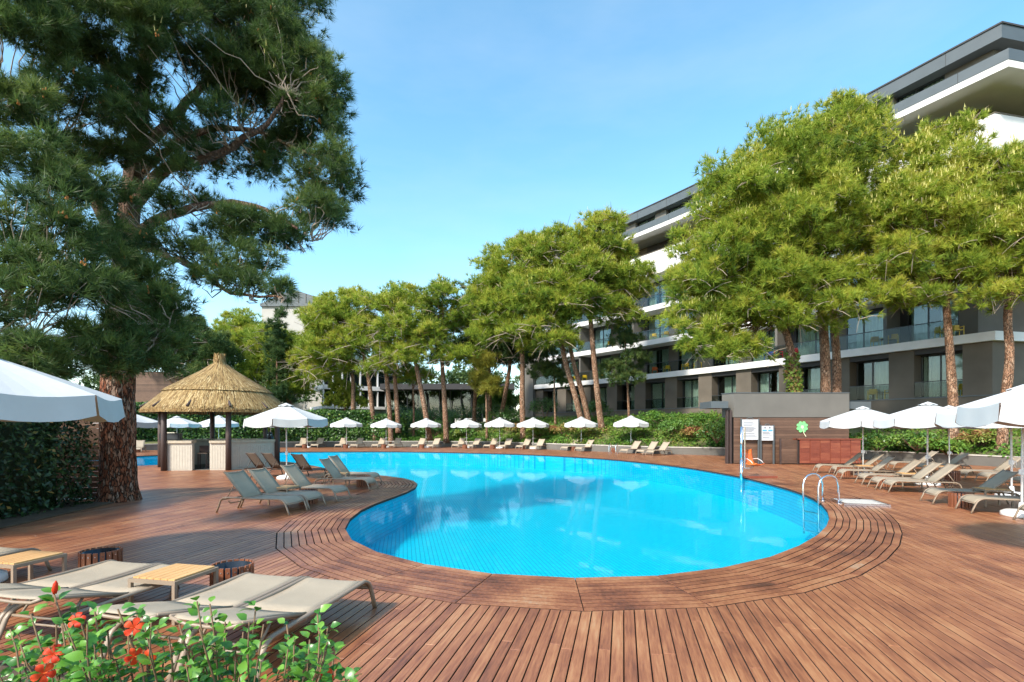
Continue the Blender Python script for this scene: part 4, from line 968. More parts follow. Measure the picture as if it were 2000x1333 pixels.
# counters
def csec(k_, f0, f1, rr=2.72, top=True):
    a = Vector((rr*math.cos(HA[k_]), rr*math.sin(HA[k_]), 0)); b = Vector((rr*math.cos(HA[(k_+1) % 6]), rr*math.sin(HA[(k_+1) % 6]), 0)); p0 = a.lerp(b, f0); p1 = a.lerp(b, f1)
    t_ = (p1-p0).normalized(); L = (p1-p0).length; ang = math.atan2(t_.y, t_.x); nrm = Vector((t_.y, -t_.x, 0)); c = (p0+p1)/2-nrm*.12
    m = MB(); m.box((c.x, c.y, .63), (L-.01, .22, 1.26), ang); cs = m.build('counter', M['counter'], hut)
    for j in range(int(L/.12)):     # fine upright tile strips
        q = p0+t_*(.06+j*.12)+nrm*-.006; mm = MB(); mm.box((q.x, q.y, .60), (.108, .014, 1.06), ang); mm.build('tile_strip', M['counter'], cs)
    m = MB(); c2 = c-nrm*.06; m.box((c2.x, c2.y, 1.32), (L-.006, .50, .11), ang); m.build('counter_top', M['counter_top'], hut)
    return c, nrm
csec(3, 0, 1); csec(4, 0.0, .42); csec(4, .70, 1); csec(5, 0, 1); csec(0, 0, 1); csec(1, 0, 1); csec(2, 0, 1)
m = MB(); m.prism([(2.6*math.cos(a), 2.6*math.sin(a)) for a in HA], .003, .02); m.build('hut_floor', M['grey_wall'], hut)
def standalone(name, m, mat, loc, rz, label, cat, extra=()):
    r = empty(name, loc, rz); m.build('body', mat, r)
    for nm, mm, mt in extra: mm.build(nm, mt, r)
    tag(r, label, cat); return r
m = MB().b2(-.42, .42, -.2, .2, 0, .34); e = MB().b2(-.36, .36, -.22, -.201, .05, .26); e2 = MB().b2(-.2, .2, -.16, .16, .341, .38)
standalone('coffee_machine', m, M['black'], (-16.35, 24.55, 1.38), .25, 'black machine standing on the left counter of the hut', 'machine', (('front_panel', e, M['win_frame']), ('tray', e2, M['steel'])))
m = MB().b2(-.3, .3, -.28, .28, .08, .95); ex = []
for k_ in range(12): ex.append(('louvre', MB().b2(-.25, .25, -.305, -.281, .3+k_*.045, .325+k_*.045), M['steel']))
ex.append(('foot', MB().b2(-.26, .26, -.24, .24, 0, .079), M['black']))
standalone('bar_fridge', m, plain('fridge_grey', (.22, .24, .27), .35, .5), (-14.15, 25.2, .02), 0, 'grey louvred fridge inside the hut opening', 'fridge', ex)
m = MB().b2(-.2, .2, -.2, .2, .72, .77); ex = [('leg', MB().b2(sx*.17-.02, sx*.17+.02, sy*.17-.02, sy*.17+.02, 0, .719), M['dark_wood']) for sx in (-1, 1) for sy in (-1, 1)]+[('backrest', MB().b2(-.2, .2, .17, .2, .771, 1.1), M['dark_wood'])]
standalone('bar_stool', m, M['frame'], (-14.75, 24.45, .02), .3, 'tall bar stool standing in the hut opening', 'stool', ex)
m = MB().lathe([(.0, 0), (.14, 0), (.16, .1), (.1, .34), (.0, .36)], 14); ex = [('lamp_eye', MB().lathe([(0, .2), (.03, .2), (.03, .24), (0, .24)], 8, (sx*.08, -.13, 0)), M['white_paint']) for sx in (-1, 1)]
standalone('juice_dispenser', m, M['black'], (-12.95, 27.45, 1.38), 0, 'black dispenser on the back counter of the hut', 'dispenser', ex)

# ================================================================== BAR WALL, NOTICE BOARDS, CABINET, CLOVER
BY = 28.0; bw = empty('bar_wall', (15.2, BY, 0)); tag(bw, 'grey block wall with brown timber cladding below, beside the garden bank', 'wall')
X0, X1 = -3.05, 3.25
m = MB(); m.prism([(X0, 0), (X1, 0), (X1, .9), (X0-.3, .9)], 2.55, 3.87); m.build('upper_wall', M['grey_wall'], bw)
m = MB(); m.prism([(X0-.03, -.03), (X1+.03, -.03), (X1+.03, .93), (X0-.35, .93)], 3.872, 3.91); m.build('coping_cap', M['grey_metal'], bw)
m = MB(); m.b2(X0+.02, X1-.02, .08, .8, 0, 2.548); m.build('wall_core', M['under'], bw)
nbd = 17
for k_ in range(nbd):
    m = MB(); m.cur = random.random(); z = .03+k_*.148; m.b2(X0, X1, .03+random.uniform(0, .006), .078, z, z+.140); m.build('board', M['clad'], bw)
m = MB(); m.b2(-4.35, X0-.36, -.1, 1.6, 3.05, 3.42); m.build('canopy_slab', M['grey_metal'], bw)
m = MB(); m.b2(X1+.005, X1+1.4, .3, 1.4, 3.02, 3.42); m.build('canopy_slab', M['grey_metal'], bw)
for x in (X0-.16, X0-.34):
    m = MB(); m.b2(x-.05, x+.05, .05, .25, 0, 2.95); m.build('post', M['dark_wood'], bw)
def board(name, x, z0, z1, w_, label, kindb):
    r = empty(name, (15.2+x, BY-.12, 0)); 
    for sx in (-1, 1): m = MB(); m.b2(sx*(w_/2+.04)-.035, sx*(w_/2+.04)+.035, -.02, .06, 0, z1+.05); m.build('leg', M['grey_metal'], r)
    m = MB(); m.b2(-w_/2, w_/2, -.03, -.005, z0, z1); pn = m.build('panel', M['paper'], r)
    m = MB(); m.tube([(-w_*.22, 0, z1+.02), (-w_*.12, 0, z1+.09), (w_*.12, 0, z1+.09), (w_*.22, 0, z1+.02)], .025, 6); m.build('clip', M['grey_metal'], r)
    z = z1-.08
    if kindb:
        for sx in (-.22, .2): m = MB(); m.b2(sx*w_-.04, sx*w_+.04, -.034, -.031, z-.07, z+.03); m.build('pictogram', M['ink'], pn)
        z -= .16
        for sx in (-.25, .25): m = MB(); m.b2(sx*w_-.19*w_, sx*w_+.19*w_, -.034, -.031, z-.04, z+.03); m.build('heading', M['blue_ink'], pn)
        z -= .10
    while z > z0+.08:
        L = random.uniform(.5, .86)*w_; m = MB(); m.b2(-.43*w_, -.43*w_+L, -.034, -.031, z, z+.02); m.build('text_line', M['ink'], pn); z -= .042 if random.random() < .8 else .085
    tag(r, label, 'sign')
board('notice_board', -2.24, 1.32, 2.42, .86, 'larger white notice board with grey text on the timber wall', 0); board('notice_board', -1.30, 1.28, 2.08, .62, 'smaller white notice board with two blue headings on the timber wall', 1)
cb_ = empty('timber_cabinet', (17.05, 27.45, 0)); tag(cb_, 'low reddish timber cabinet with panelled doors against the wall', 'cabinet')
m = MB(); m.b2(-1.65, 1.65, 0, .5, .04, 1.33); m.build('carcass', M['under'], cb_)
m = MB(); m.cur = .5; m.b2(-1.70, 1.70, -.06, .53, 1.332, 1.39); m.build('top', M['cabinet'], cb_)
for d_ in range(6):
    x0 = -1.63+d_*.545; m = MB(); m.b2(x0, x0+.535, -.012, -.001, .06, 1.31); dr = m.build('door', M['cabinet'], cb_)
    for k_ in range(9):
        m = MB(); m.cur = random.random(); m.b2(x0+.02+random.uniform(0, .006), x0+.515, -.034+random.uniform(0, .008), -.013, .08+k_*.136, .08+k_*.136+.126); m.build('slat', M['cabinet'], dr)
sc_ = empty('timber_gate', (14.95, 27.6, 0)); tag(sc_, 'plain brown timber gate panel beside the cabinet', 'gate')
for k_ in range(8): m = MB(); m.cur = random.random(); m.b2(-.44, .40, 0, .04, .05+k_*.16, .05+k_*.16+.153); m.build('board', M['clad'], sc_)
for x in (-.475, .43): m = MB(); m.b2(x-.03, x+.03, -.03, .07, 0, 1.40); m.build('post', M['dark_wood'], sc_)
cl = empty('clover_emblem', (15.87, BY+.02, 2.02)); tag(cl, 'green four leaf clover emblem mounted on the timber wall', 'emblem')
def heart(ang, s_):
    pts = []
    for i in range(18):
        t_ = 2*math.pi*i/18; x = .96*math.sin(t_)**3; y = .92*(13*math.cos(t_)-5*math.cos(2*t_)-2*math.cos(3*t_)-math.cos(4*t_))/16+.98
        pts.append((x*s_, y*s_))
    c, q = math.cos(ang), math.sin(ang); return [(x*c-y*q, x*q+y*c) for x, y in pts]
for k_ in range(4):
    a = R(45+90*k_)
    for s_, y0, y1, mt, nm in ((.185, -.03, -.005, 'clover', 'leaf'), (.055, -.036, -.031, 'clover_pale', 'leaf_mark')):
        hp = heart(a, s_); m = MB(); n_ = len(hp); m.add([(x, y0, y) for x, y in hp]+[(x, y1, y) for x, y in hp]+[(sum(x for x, y in hp)/n_, y0, sum(y for x, y in hp)/n_)],
            [(i, (i+1) % n_, 2*n_) for i in range(n_)]+[((i+1) % n_, i, n_+i, n_+(i+1) % n_) for i in range(n_)])
        if nm == 'leaf': lf = m.build(nm, M[mt], cl)
        else: m.build(nm, M[mt], lf)
m = MB(); m.tube([(0, -.02, 0), (.08, -.02, -.32), (.2, -.02, -.52)], [.015, .018, .025], 6); m.build('stem', M['clover_stem'], cl)
m = MB(); m.lathe([(0, -.02), (.035, -.02), (.035, .0), (0, .0)], 12); o = m.build('centre', M['clover_pale'], cl); o.rotation_euler = (R(90), 0, 0); o.location = (0, -.038, 0)

# ================================================================== POOL LIFT, LADDERS, HATCH
pl = empty('pool_lift', (9.12, 20.35, 0)); tag(pl, 'steel pool lift with orange seat at the pool edge', 'pool lift')
m = MB(); m.tube([(0, 0, -.4), (0, 0, .72)], .062, 12); m.build('lower_post', M['steel'], pl, True)
m = MB(); m.tube([(0, 0, .721), (0, 0, 2.0)], .048, 12); m.build('post', M['steel'], pl, True)
m = MB(); m.tube([(-.03, 0, 2.0), (.13, 0, 2.0), (.13, 0, .35)], .032, 8); m.b2(.06, .34, -.03, .03, .34, .40); m.build('hoist_arm', M['steel'], pl)
m = MB(); vs = []; prof = [(.62, .52), (.5, .47), (.3, .46), (.16, .50), (.10, .64), (.05, .86), (.02, 1.06)]
for side in (0, .025):
    for (y, z) in prof:
        for i in range(7): u_ = i/6*2-1; vs.append((.5+u_*(.27 if z < .6 else .26), -y+.35, z+.05*u_*u_+side))
fs = []
for a in range(6):
    for i in range(6): q = a*7+i; fs.append((q, q+1, q+8, q+7)); q += 49; fs.append((q+7, q+8, q+1, q))
for i in range(6): fs += [(i, i+49, i+50, i+1), (42+i, 43+i, 92+i, 91+i)]
for a in range(6): fs += [(a*7, a*7+7, a*7+56, a*7+49), (a*7+6, a*7+55, a*7+62, a*7+13)]
vs = [tuple(Vector((.5, .05, 0))+Matrix.Rotation(R(28), 3, 'Z') @ (Vector(q)-Vector((.5, .05, 0)))) for q in vs]; m.add(vs, fs); m.build('seat', M['orange'], pl, True)
for sx in (-1, 1):
    m = MB(); m.tube([Vector((.5, .05, 0))+Matrix.Rotation(R(28), 3, 'Z') @ (Vector(q)-Vector((.5, .05, 0))) for q in [(.5+sx*.23, .28, .72), (.5+sx*.30, .1, .75), (.5+sx*.32, -.08, .66), (.5+sx*.32, -.15, .58)]], .011, 6); m.build('armrest', M['white_paint'], pl, True)
m = MB(); m.tube([(.30, 0, .37), (.5, .1, .42), (.5, .05, .46)], .025, 6); m.build('seat_bracket', M['steel'], pl)
m = MB(); m.cur = .3; m.b2(.1, 1.35, -.18, .10, .004, .07); m.build('foot_board', M['cabinet'], pl)
def ladder(loc, rz, label):
    r = empty('pool_ladder', loc, rz); tag(r, label, 'ladder', 'steel ladders at the pool edge')
    for sy in (-.25, .25):
        path = [(.38, sy, 0), (.38, sy, .45)]+[(.06+.32*math.cos(R(a)), sy, .45+.30*math.sin(R(a))) for a in (25, 50, 75, 100, 125, 150)]+[(-.26, sy, .45), (-.26, sy, 0), (-.24, sy, -.85)]
        m = MB(); m.tube(path, .023, 10); m.build('rail', M['steel'], r, True)
        m = MB(); m.lathe([(.024, .001), (.055, .001), (.055, .018), (.024, .022)], 12, (.38, sy, 0)); m.build('flange', M['steel'], r)
    for z in (-.25, -.5, -.75): m = MB(); m.b2(-.30, -.20, -.228, .228, z-.015, z+.015); m.build('step', M['steel'], r)
ladder((8.12, 13.55, 0), R(14), 'curved steel pool ladder by the hatch on the right deck'); ladder((7.65, 39.6-.9, 0), R(62), 'curved steel pool ladder on the far side by the loungers')
ht = empty('deck_hatch', (9.12, 13.45, 0), -.25); tag(ht, 'pale hatch plate with raised metal rim lying on the deck', 'hatch')
m = MB(); m.b2(-.46, .46, -.44, .44, .006, .03); m.build('plate', M['kerb'], ht)
m = MB(); m.b2(-.52, -.465, -.5, .5, .004, .055); m.b2(.465, .52, -.5, .5, .004, .055); m.b2(-.463, .463, .445, .5, .0045, .0545); m.b2(-.463, .463, -.5, -.445, .0045, .0545); m.build('rim', M['steel'], ht)

# ================================================================== HEDGES
def hedge_box(name, label, x0, x1, y0, y1, z0, z1, n_, L, W, mat, rz=0, lump=.25, cat='hedge', core='needle_dark'):
    r = empty(name, ((x0+x1)/2, (y0+y1)/2, z0), rz); hx, hy, hz = (x1-x0)/2, (y1-y0)/2, z1-z0
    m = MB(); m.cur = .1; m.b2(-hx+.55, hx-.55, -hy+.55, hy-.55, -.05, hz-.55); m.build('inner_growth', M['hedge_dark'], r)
    a = np.array([hy*hz*2, hy*hz*2, hx*hz*2, hx*hz*2, hx*hy*4]); fidx = rng.choice(5, n_, p=a/a.sum()); u_ = rng.uniform(-1, 1, (n_, 2)); pos = np.zeros((n_, 3)); nr = np.zeros((n_, 3))
    for k_, (axis, sg) in enumerate(((0, -1), (0, 1), (1, -1), (1, 1), (2, 1))):
        q = fidx == k_; zz = (u_[q, 1]*.5+.5)*hz
        if axis == 0: pos[q] = np.stack([np.full(q.sum(), sg*hx), u_[q, 0]*hy, zz], 1)
        elif axis == 1: pos[q] = np.stack([u_[q, 0]*hx, np.full(q.sum(), sg*hy), zz], 1)
        else: pos[q] = np.stack([u_[q, 0]*hx, u_[q, 1]*hy, np.full(q.sum(), hz)], 1)
        nr[q, axis] = sg
    lp = np.sin(pos[:, 0]*2.3+1)*np.cos(pos[:, 1]*1.9)+np.sin(pos[:, 2]*2.7+pos[:, 0]*1.3+pos[:, 1])
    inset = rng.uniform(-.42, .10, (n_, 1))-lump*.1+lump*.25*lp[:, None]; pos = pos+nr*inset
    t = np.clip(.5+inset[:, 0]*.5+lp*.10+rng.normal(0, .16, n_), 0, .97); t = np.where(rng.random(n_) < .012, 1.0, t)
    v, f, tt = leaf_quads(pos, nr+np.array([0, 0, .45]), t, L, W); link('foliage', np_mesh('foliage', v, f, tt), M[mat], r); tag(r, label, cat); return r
hedge_box('laurel_hedge', 'tall dark evergreen hedge left of the big red trunk', -14.5, -10.75, 7.2, 13.3, 0, 2.9, 26000, .13, .06, 'hedge_dark', .04)
# soil strip under it and leaf litter plants
m = MB(); m.prism([(-15, 7), (-10.2, 8), (-10.05, 10.4), (-10.5, 13.5), (-15, 13.6)], .002, .03); tag(m.build('soil_strip', M['soil']), 'dark soil at the foot of the tall hedge', kind='structure')
hd = [(-38, 41.5), (-33, 47.2), (-24.5, 52.6), (-15.5, 55.6), (-11.5, 55.4)]
for i in range(4):
    a, b = Vector(hd[i]), Vector(hd[i+1]); L_ = (b-a).length
    c = (a+b)/2; hedge_box('clipped_hedge', ['clipped green hedge on the wall behind the big red trunk', 'clipped green hedge on the wall seen through the hut', 'clipped green hedge on the wall right of the hut', 'short end of the clipped hedge beside the first pine trunks'][i],
        c.x-L_/2, c.x+L_/2, c.y-.9, c.y+.9, .5, [4.1, 3.9, 3.7, 3.3][i], 15000 if i < 3 else 7000, .26, .16, 'hedge', math.atan2(b.y-a.y, b.x-a.x), .3)
# slatted screen between hedge and trunk
sw = empty('slatted_screen', (-11.9, 14.3, 0), R(8)); tag(sw, 'brown boarded screen between hedge and big trunk', 'screen')
for k_ in range(20): m = MB(); m.cur = random.random(); m.b2(-1.6, .75, 0, .04, .02+k_*.15, .02+k_*.15+.142); m.build('board', M['clad'], sw)
for x in (-1.5, .6): m = MB(); m.b2(x-.04, x+.04, .045, .13, 0, 3.05); m.build('post', M['dark_wood'], sw)

# ================================================================== BIG LEFT PINE
LT = empty('pine_tree', (-10.75, 14.0, 0)); tag(LT, 'huge old pine with thick red plated trunk, crown filling the upper left', 'tree')
lt_px = [(232, 981), (231, 900), (230, 780), (236, 640), (244, 520), (252, 420), (262, 330), (272, 230), (285, 120), (300, 0), (310, -120)]
tp = dense_path([P(a, b, 14.0) for a, b in lt_px], .22); tp[0].z = -.02
nr_ = 40; vs = []; L_ = len(tp)
from mathutils import noise as mn
for i, q in enumerate(tp):
    h = q.z; base_r = np.interp(h, [0, .25, 1.0, 4, 7, 9, 12, 16], [.47, .43, .405, .385, .27, .22, .16, .07])
    for k_ in range(nr_):
        a = 2*math.pi*k_/nr_; d = Vector((math.cos(a), math.sin(a), 0)); nz = mn.noise(Vector((d.x*3.1, d.y*3.1, h*1.3)))*.035+mn.noise(Vector((d.x*8, d.y*8, h*2.6)))*.03
        if h < .5: nz += .06*abs(math.sin(a*2.5+.6))*(1-h/.5)
        vs.append(q+d*(base_r+nz*min(1, base_r/.3)))
m = MB(); m.add(vs, [(i*nr_+k_, i*nr_+(k_+1) % nr_, (i+1)*nr_+(k_+1) % nr_, (i+1)*nr_+k_) for i in range(L_-1) for k_ in range(nr_)]); o = m.build('trunk', M['bark_red'], LT, True); inv = Matrix.Translation(-LT.location); o.data.transform(inv)
limbs = [([(245, 500), (190, 400), (140, 300), (60, 230), (-20, 200)], 14.0, 11.5, .20), ([(258, 400), (330, 330), (430, 300), (520, 240), (560, 180)], 14, 13.5, .19), ([(248, 470), (330, 420), (430, 395), (520, 410), (580, 450)], 14, 12.5, .15),
         ([(430, 395), (480, 430), (560, 455), (610, 470)], 12.9, 13.2, .07), ([(250, 470), (320, 500), (380, 520), (450, 570), (560, 580)], 14, 11.5, .10), ([(265, 300), (350, 220), (430, 120), (500, 40)], 14, 15.0, .16), ([(275, 220), (200, 120), (120, 30), (60, -60)], 14, 12.5, .15),
         ([(262, 350), (360, 270), (470, 250), (600, 300), (670, 330)], 14, 14.5, .12), ([(240, 560), (170, 560), (90, 590), (10, 600)], 14, 9.2, .10), ([(240, 600), (280, 610), (330, 640)], 14, 10.6, .07), ([(238, 620), (190, 640), (120, 660), (30, 670)], 14, 9.0, .08), ([(285, 120), (380, 20), (460, -80)], 14, 15, .12), ([(300, 0), (230, -60), (150, -140)], 14, 13, .1)]
for px, Ya, Yb, r0 in limbs:
    k_ = len(px); q = dense_path([P(a, b, lerp(Ya, Yb, i/(k_-1))) for i, (a, b) in enumerate(px)], .35); q = [p_+Vector((random.uniform(-.04, .04), random.uniform(-.04, .04), random.uniform(-.04, .04))) for p_ in q]
    m = MB(); m.tube(q, [r0*(1-.8*i/(len(q)-1)) for i in range(len(q))], 10); o = m.build('limb', M['bark_red'] if r0 > .14 else M['bark'], LT, True); o.data.transform(inv)
cr = Crown()
LL = [(560, 110, 95, 105, 14.5), (470, 60, 120, 90, 15), (400, -60, 160, 110, 14.5), (620, 250, 75, 85, 14.5), (645, 355, 62, 80, 14), (600, 420, 85, 50, 13.4), (500, 455, 95, 42, 12.6), (540, 200, 100, 80, 14.5), (430, 150, 90, 70, 14), (330, 60, 120, 90, 12.5), (560, 470, 55, 30, 13),
      (180, 60, 140, 100, 11.5), (40, 60, 110, 120, 10.5), (150, 200, 100, 65, 11.2), (30, 220, 90, 70, 10), (45, 330, 75, 75, 9.4), (60, 450, 100, 80, 9), (130, 560, 110, 85, 9.2), (20, 600, 100, 80, 8.6), (250, 560, 85, 70, 10.4), (330, 600, 60, 42, 10.6), (230, 670, 95, 45, 10), (90, 680, 110, 45, 8.9), (320, 675, 55, 32, 10.6),
      (440, 552, 78, 36, 11.8), (530, 570, 70, 26, 11.6), (480, 515, 70, 28, 12.2), (370, 500, 60, 26, 12), (200, 400, 55, 45, 11), (330, 240, 40, 40, 12.6), (420, 230, 50, 40, 13), (250, -60, 180, 120, 13), (60, -100, 160, 110, 11.5), (560, -20, 80, 80, 15), (300, 480, 45, 30, 11.5), (500, 320, 60, 45, 14.5), (560, 300, 60, 60, 15), (60, 705, 110, 32, 8.8), (200, 700, 90, 32, 9.6), (640, 170, 45, 55, 14.3), (500, 140, 90, 90, 16), (120, 380, 70, 60, 10.2), (300, 640, 60, 50, 10.8), (180, 480, 60, 50, 10.5), (440, 470, 60, 30, 12.8), (60, 738, 110, 28, 8.6), (180, 728, 75, 28, 9.5), (290, 715, 50, 22, 10.3), (250, 600, 60, 50, 12.2), (240, 500, 50, 45, 12.4), (270, 300, 45, 55, 12.8), (240, 160, 60, 60, 12.5), (100, 310, 60, 45, 11.5), (190, 310, 50, 40, 12.5), (330, 330, 45, 30, 13), (400, 330, 55, 35, 14.5), (380, 280, 50, 40, 15), (300, 400, 40, 30, 12), (420, 410, 50, 22, 14), (220, 240, 60, 50, 13)]
for px, py, rx, ry, Y in LL:
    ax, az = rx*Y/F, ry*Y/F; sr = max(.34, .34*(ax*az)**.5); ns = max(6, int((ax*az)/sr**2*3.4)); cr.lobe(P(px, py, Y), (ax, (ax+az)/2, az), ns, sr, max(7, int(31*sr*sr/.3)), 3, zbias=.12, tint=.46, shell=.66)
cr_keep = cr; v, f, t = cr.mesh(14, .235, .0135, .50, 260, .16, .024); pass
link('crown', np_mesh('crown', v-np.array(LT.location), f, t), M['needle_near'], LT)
m = MB()
sub = cr.sub
ends = []
for px, Ya, Yb, r0 in limbs:
    k_ = len(px); ends += dense_path([P(a, b, lerp(Ya, Yb, i/(k_-1))) for i, (a, b) in enumerate(px)], .3)[2:]
for sc in sub:
    b = Vector(sc); a = min(ends, key=lambda e_: (e_-b).length)
    if (a-b).length < 2.6: m.tube(curve_pts(a, b, random.uniform(-.25, .1), 6, .09), [.019*(1-.11*i) for i in range(7)], 5, False)
o = m.build('twigs', M['pale_twig'], LT); o.data.transform(inv); tag(o, kind='stuff')
cp = np.concatenate(cr.cp); cp = cp[rng.permutation(len(cp))[:300]]; cc = np.repeat(cp, 4, 0)+rng.normal(0, .035, (len(cp)*4, 3)); m = MB()
for c in cc: m.tube([Vector(c), Vector(c)+Vector((random.uniform(-.02, .02), random.uniform(-.02, .02), .055))], [.017, .011], 5)
o = m.build('cones', M['cone'], LT); o.data.transform(inv); tag(o, kind='stuff')

# ================================================================== OTHER PINES
gP = 'pines on the bank round the pool'
pine('massive golden green pine with twin trunks in front of the hotel', 31, [(1614, 792), (1612, 720), (1608, 640), (1600, 560), (1590, 480)], .32, .2,
     [(1560, 330, 120, 90, 0), (1640, 290, 90, 75, 1), (1450, 400, 95, 80, -1), (1400, 480, 80, 70, -1), (1530, 470, 130, 70, -1), (1660, 420, 90, 80, 1), (1370, 560, 62, 60, -1.5), (1650, 560, 55, 62, -1.8), (1480, 620, 85, 45, -2), (1690, 260, 50, 40, 2), (1590, 620, 75, 55, -2.5), (1640, 230, 45, 35, 0), (1560, 560, 95, 48, -2), (1500, 540, 100, 60, -1.5), (1700, 500, 55, 60, 0), (1440, 500, 85, 65, -1.5), (1590, 410, 110, 80, -1.5)],
     1.0, (13, .40, .042), candles=900, group=gP, trunks2=(([(1634, 790), (1634, 700), (1628, 600), (1640, 500)], .27, .14), ([(1612, 600), (1570, 540), (1540, 480)], .2, .1), ([(1608, 560), (1650, 500), (1665, 430)], .16, .08)))
ivy = pine('leaning pine with ivy covered trunk hung with low golden boughs', 30.2, [(1553, 792), (1551, 740), (1545, 690), (1530, 640), (1490, 600)], .30, .16,
     [(1365, 640, 58, 62, -.5), (1400, 690, 70, 42, -1), (1450, 690, 50, 28, -1), (1345, 570, 45, 50, 0), (1430, 600, 70, 50, 0)], 1.0, (13, .40, .042), candles=150, group=gP)
m_pos = []; 
for k_ in range(650):
    t_ = random.random(); b = P(1552-6*t_, 770-80*t_, 30.2); a = random.uniform(0, 6.28); m_pos.append((b.x+.36*math.cos(a), b.y+.36*math.sin(a), b.z))
mp_ = np.array(m_pos); v, f, t = leaf_quads(mp_, mp_-np.array([P(1550, 740, 30.2)])*np.array([1, 1, 0])-mp_*np.array([0, 0, 1]), rng.uniform(.3, .95, len(mp_)), .2, .16)
link('ivy', np_mesh('ivy', v-np.array(ivy.location), f, t), M['cover'], ivy)
pine('tall golden pine with slim orange trunk before the hotel corner', 28.6, [(1862, 862), (1862, 800), (1856, 700), (1850, 620), (1845, 540)], .27, .15,
     [(1830, 330, 90, 70, 0), (1780, 420, 80, 70, -.5), (1880, 420, 80, 75, .5), (1760, 520, 62, 60, -1), (1830, 520, 85, 60, -1), (1900, 540, 60, 55, 0), (1790, 590, 70, 32, -1.2), (1850, 280, 60, 40, .5), (1730, 580, 40, 25, -1), (1740, 470, 48, 58, 0), (1840, 440, 100, 80, -1)], 1.0, (13, .39, .041), candles=1100, tint=.55, group=gP)
pine('tall pine with curved orange trunk at the right picture edge', 26.8, [(1956, 885), (1962, 800), (1972, 700), (1968, 620), (1975, 540)], .26, .15,
     [(1985, 370, 75, 70, 0), (1960, 460, 65, 65, -.5), (2030, 450, 80, 80, .5), (1990, 540, 75, 55, -1), (1940, 590, 45, 28, -1), (2040, 560, 60, 50, 0), (1960, 320, 40, 30, 0), (1925, 520, 40, 45, 0), (2000, 460, 80, 70, -1)], 1.0, (13, .39, .041), candles=700, tint=.55, group=gP)
mid = [('slim straight pine on the bank, crown overlapping the hotel roof', 46, [(1176, 842), (1168, 780), (1158, 680), (1152, 600), (1152, 540)], .42, .2, [(1165, 490, 62, 55, 0), (1200, 540, 70, 50, 0), (1140, 540, 55, 55, 0), (1235, 570, 42, 30, -.5), (1160, 600, 60, 38, -1), (1210, 620, 50, 25, -1), (1110, 580, 40, 40, 0), (1180, 450, 45, 30, 0), (1170, 560, 70, 60, -1)], .5, 500),
       ('leaning pine with two crossing trunks, crown meeting its neighbour', 47, [(1140, 842), (1125, 780), (1105, 710), (1090, 640), (1075, 570)], .45, .22, [(1080, 520, 62, 55, 0), (1050, 580, 60, 55, -.5), (1095, 610, 52, 42, -1), (1040, 500, 45, 35, 0), (1060, 650, 55, 35, -1.5), (1085, 480, 45, 35, 0), (1070, 590, 60, 60, -1), (1090, 670, 40, 28, -1.5)], .5, 400),
       ('pine with straight mottled trunk left of the leaning pair', 50, [(1022, 846), (1020, 780), (1020, 700), (1015, 640), (1012, 570)], .36, .2, [(1000, 530, 60, 50, 0), (960, 560, 45, 45, 0), (1020, 600, 60, 50, -1), (975, 620, 50, 42, -1), (940, 600, 35, 40, 0), (1010, 655, 50, 30, -1.5), (990, 590, 65, 60, -1), (960, 660, 42, 32, -1), (1030, 490, 40, 30, 0), (1040, 675, 35, 22, -1.5)], .5, 450),
       ('pine with dark green crown between the third and fourth far umbrellas', 53, [(872, 850), (868, 780), (863, 700), (862, 640)], .40, .22, [(865, 590, 48, 40, 0), (890, 640, 45, 45, 1), (840, 650, 42, 45, -.5), (880, 700, 45, 28, -1)], .38, 300),
       ('pine whose trunk leans left, crown between its neighbours', 52, [(840, 848), (828, 790), (816, 730), (800, 650)], .36, .2, [(800, 610, 48, 45, 0), (775, 650, 42, 40, -.5), (830, 670, 38, 35, -1), (795, 700, 42, 28, -1)], .52, 350),
       ('pine with paired slim trunks behind the second far umbrella', 54, [(764, 846), (760, 790), (754, 720), (752, 640)], .28, .17, [(750, 600, 52, 42, 0), (735, 660, 48, 45, 0), (770, 700, 42, 35, -1), (740, 720, 38, 22, -1)], .52, 300),
       ('pine with pale leaning trunk behind the first far umbrellas', 55, [(732, 850), (726, 790), (718, 730), (700, 650)], .36, .2, [(680, 610, 55, 45, 0), (640, 640, 45, 45, 0), (700, 670, 50, 45, -1), (650, 690, 55, 32, -1)], .52, 350),
       ('pine with dark upright trunk, broad crown left of the middle group', 57, [(690, 850), (690, 790), (688, 730), (670, 670)], .36, .22, [(630, 660, 45, 45, 0), (610, 700, 35, 38, 0), (660, 720, 45, 25, -1), (640, 620, 50, 35, 1), (625, 735, 40, 22, -1)], .52, 350),
       ('shaded pine with slim trunk behind the middle of the bank', 60, [(925, 835), (928, 770), (930, 700)], .26, .16, [(930, 630, 45, 50, 0), (910, 690, 48, 38, 0), (950, 700, 40, 32, 0)], .3, 0),
       ('shaded slim pine beside the drooping yellow tree', 58, [(956, 838), (956, 770), (955, 700)], .33, .2, [(960, 660, 45, 40, 0), (930, 700, 35, 28, 0), (985, 690, 35, 30, 0)], .3, 0),
       ('dark leaning pine behind the straight mottled trunk', 57, [(972, 835), (985, 780), (995, 720), (1000, 660)], .28, .18, [(1000, 670, 45, 45, 0), (1030, 700, 40, 35, 0), (975, 700, 35, 25, 0)], .25, 0)]
for lb, Y, tr, r0, r1, lo, tint, cn in mid:
    extra = ()
    if 'crossing' in lb: extra = (([(1152, 842), (1140, 780), (1118, 700), (1108, 640)], .30, .15),)
    if 'paired' in lb: extra = (([(778, 846), (775, 790), (770, 730), (762, 660)], .28, .16),)
    pine(lb, Y, tr, min(r0, .29), min(r1, .17), lo, .8, (11, .52, .062), mat='needle' if tint > .35 else 'needle_dark', candles=cn, tint=tint if tint > .35 else .4, group=gP, trunks2=extra)
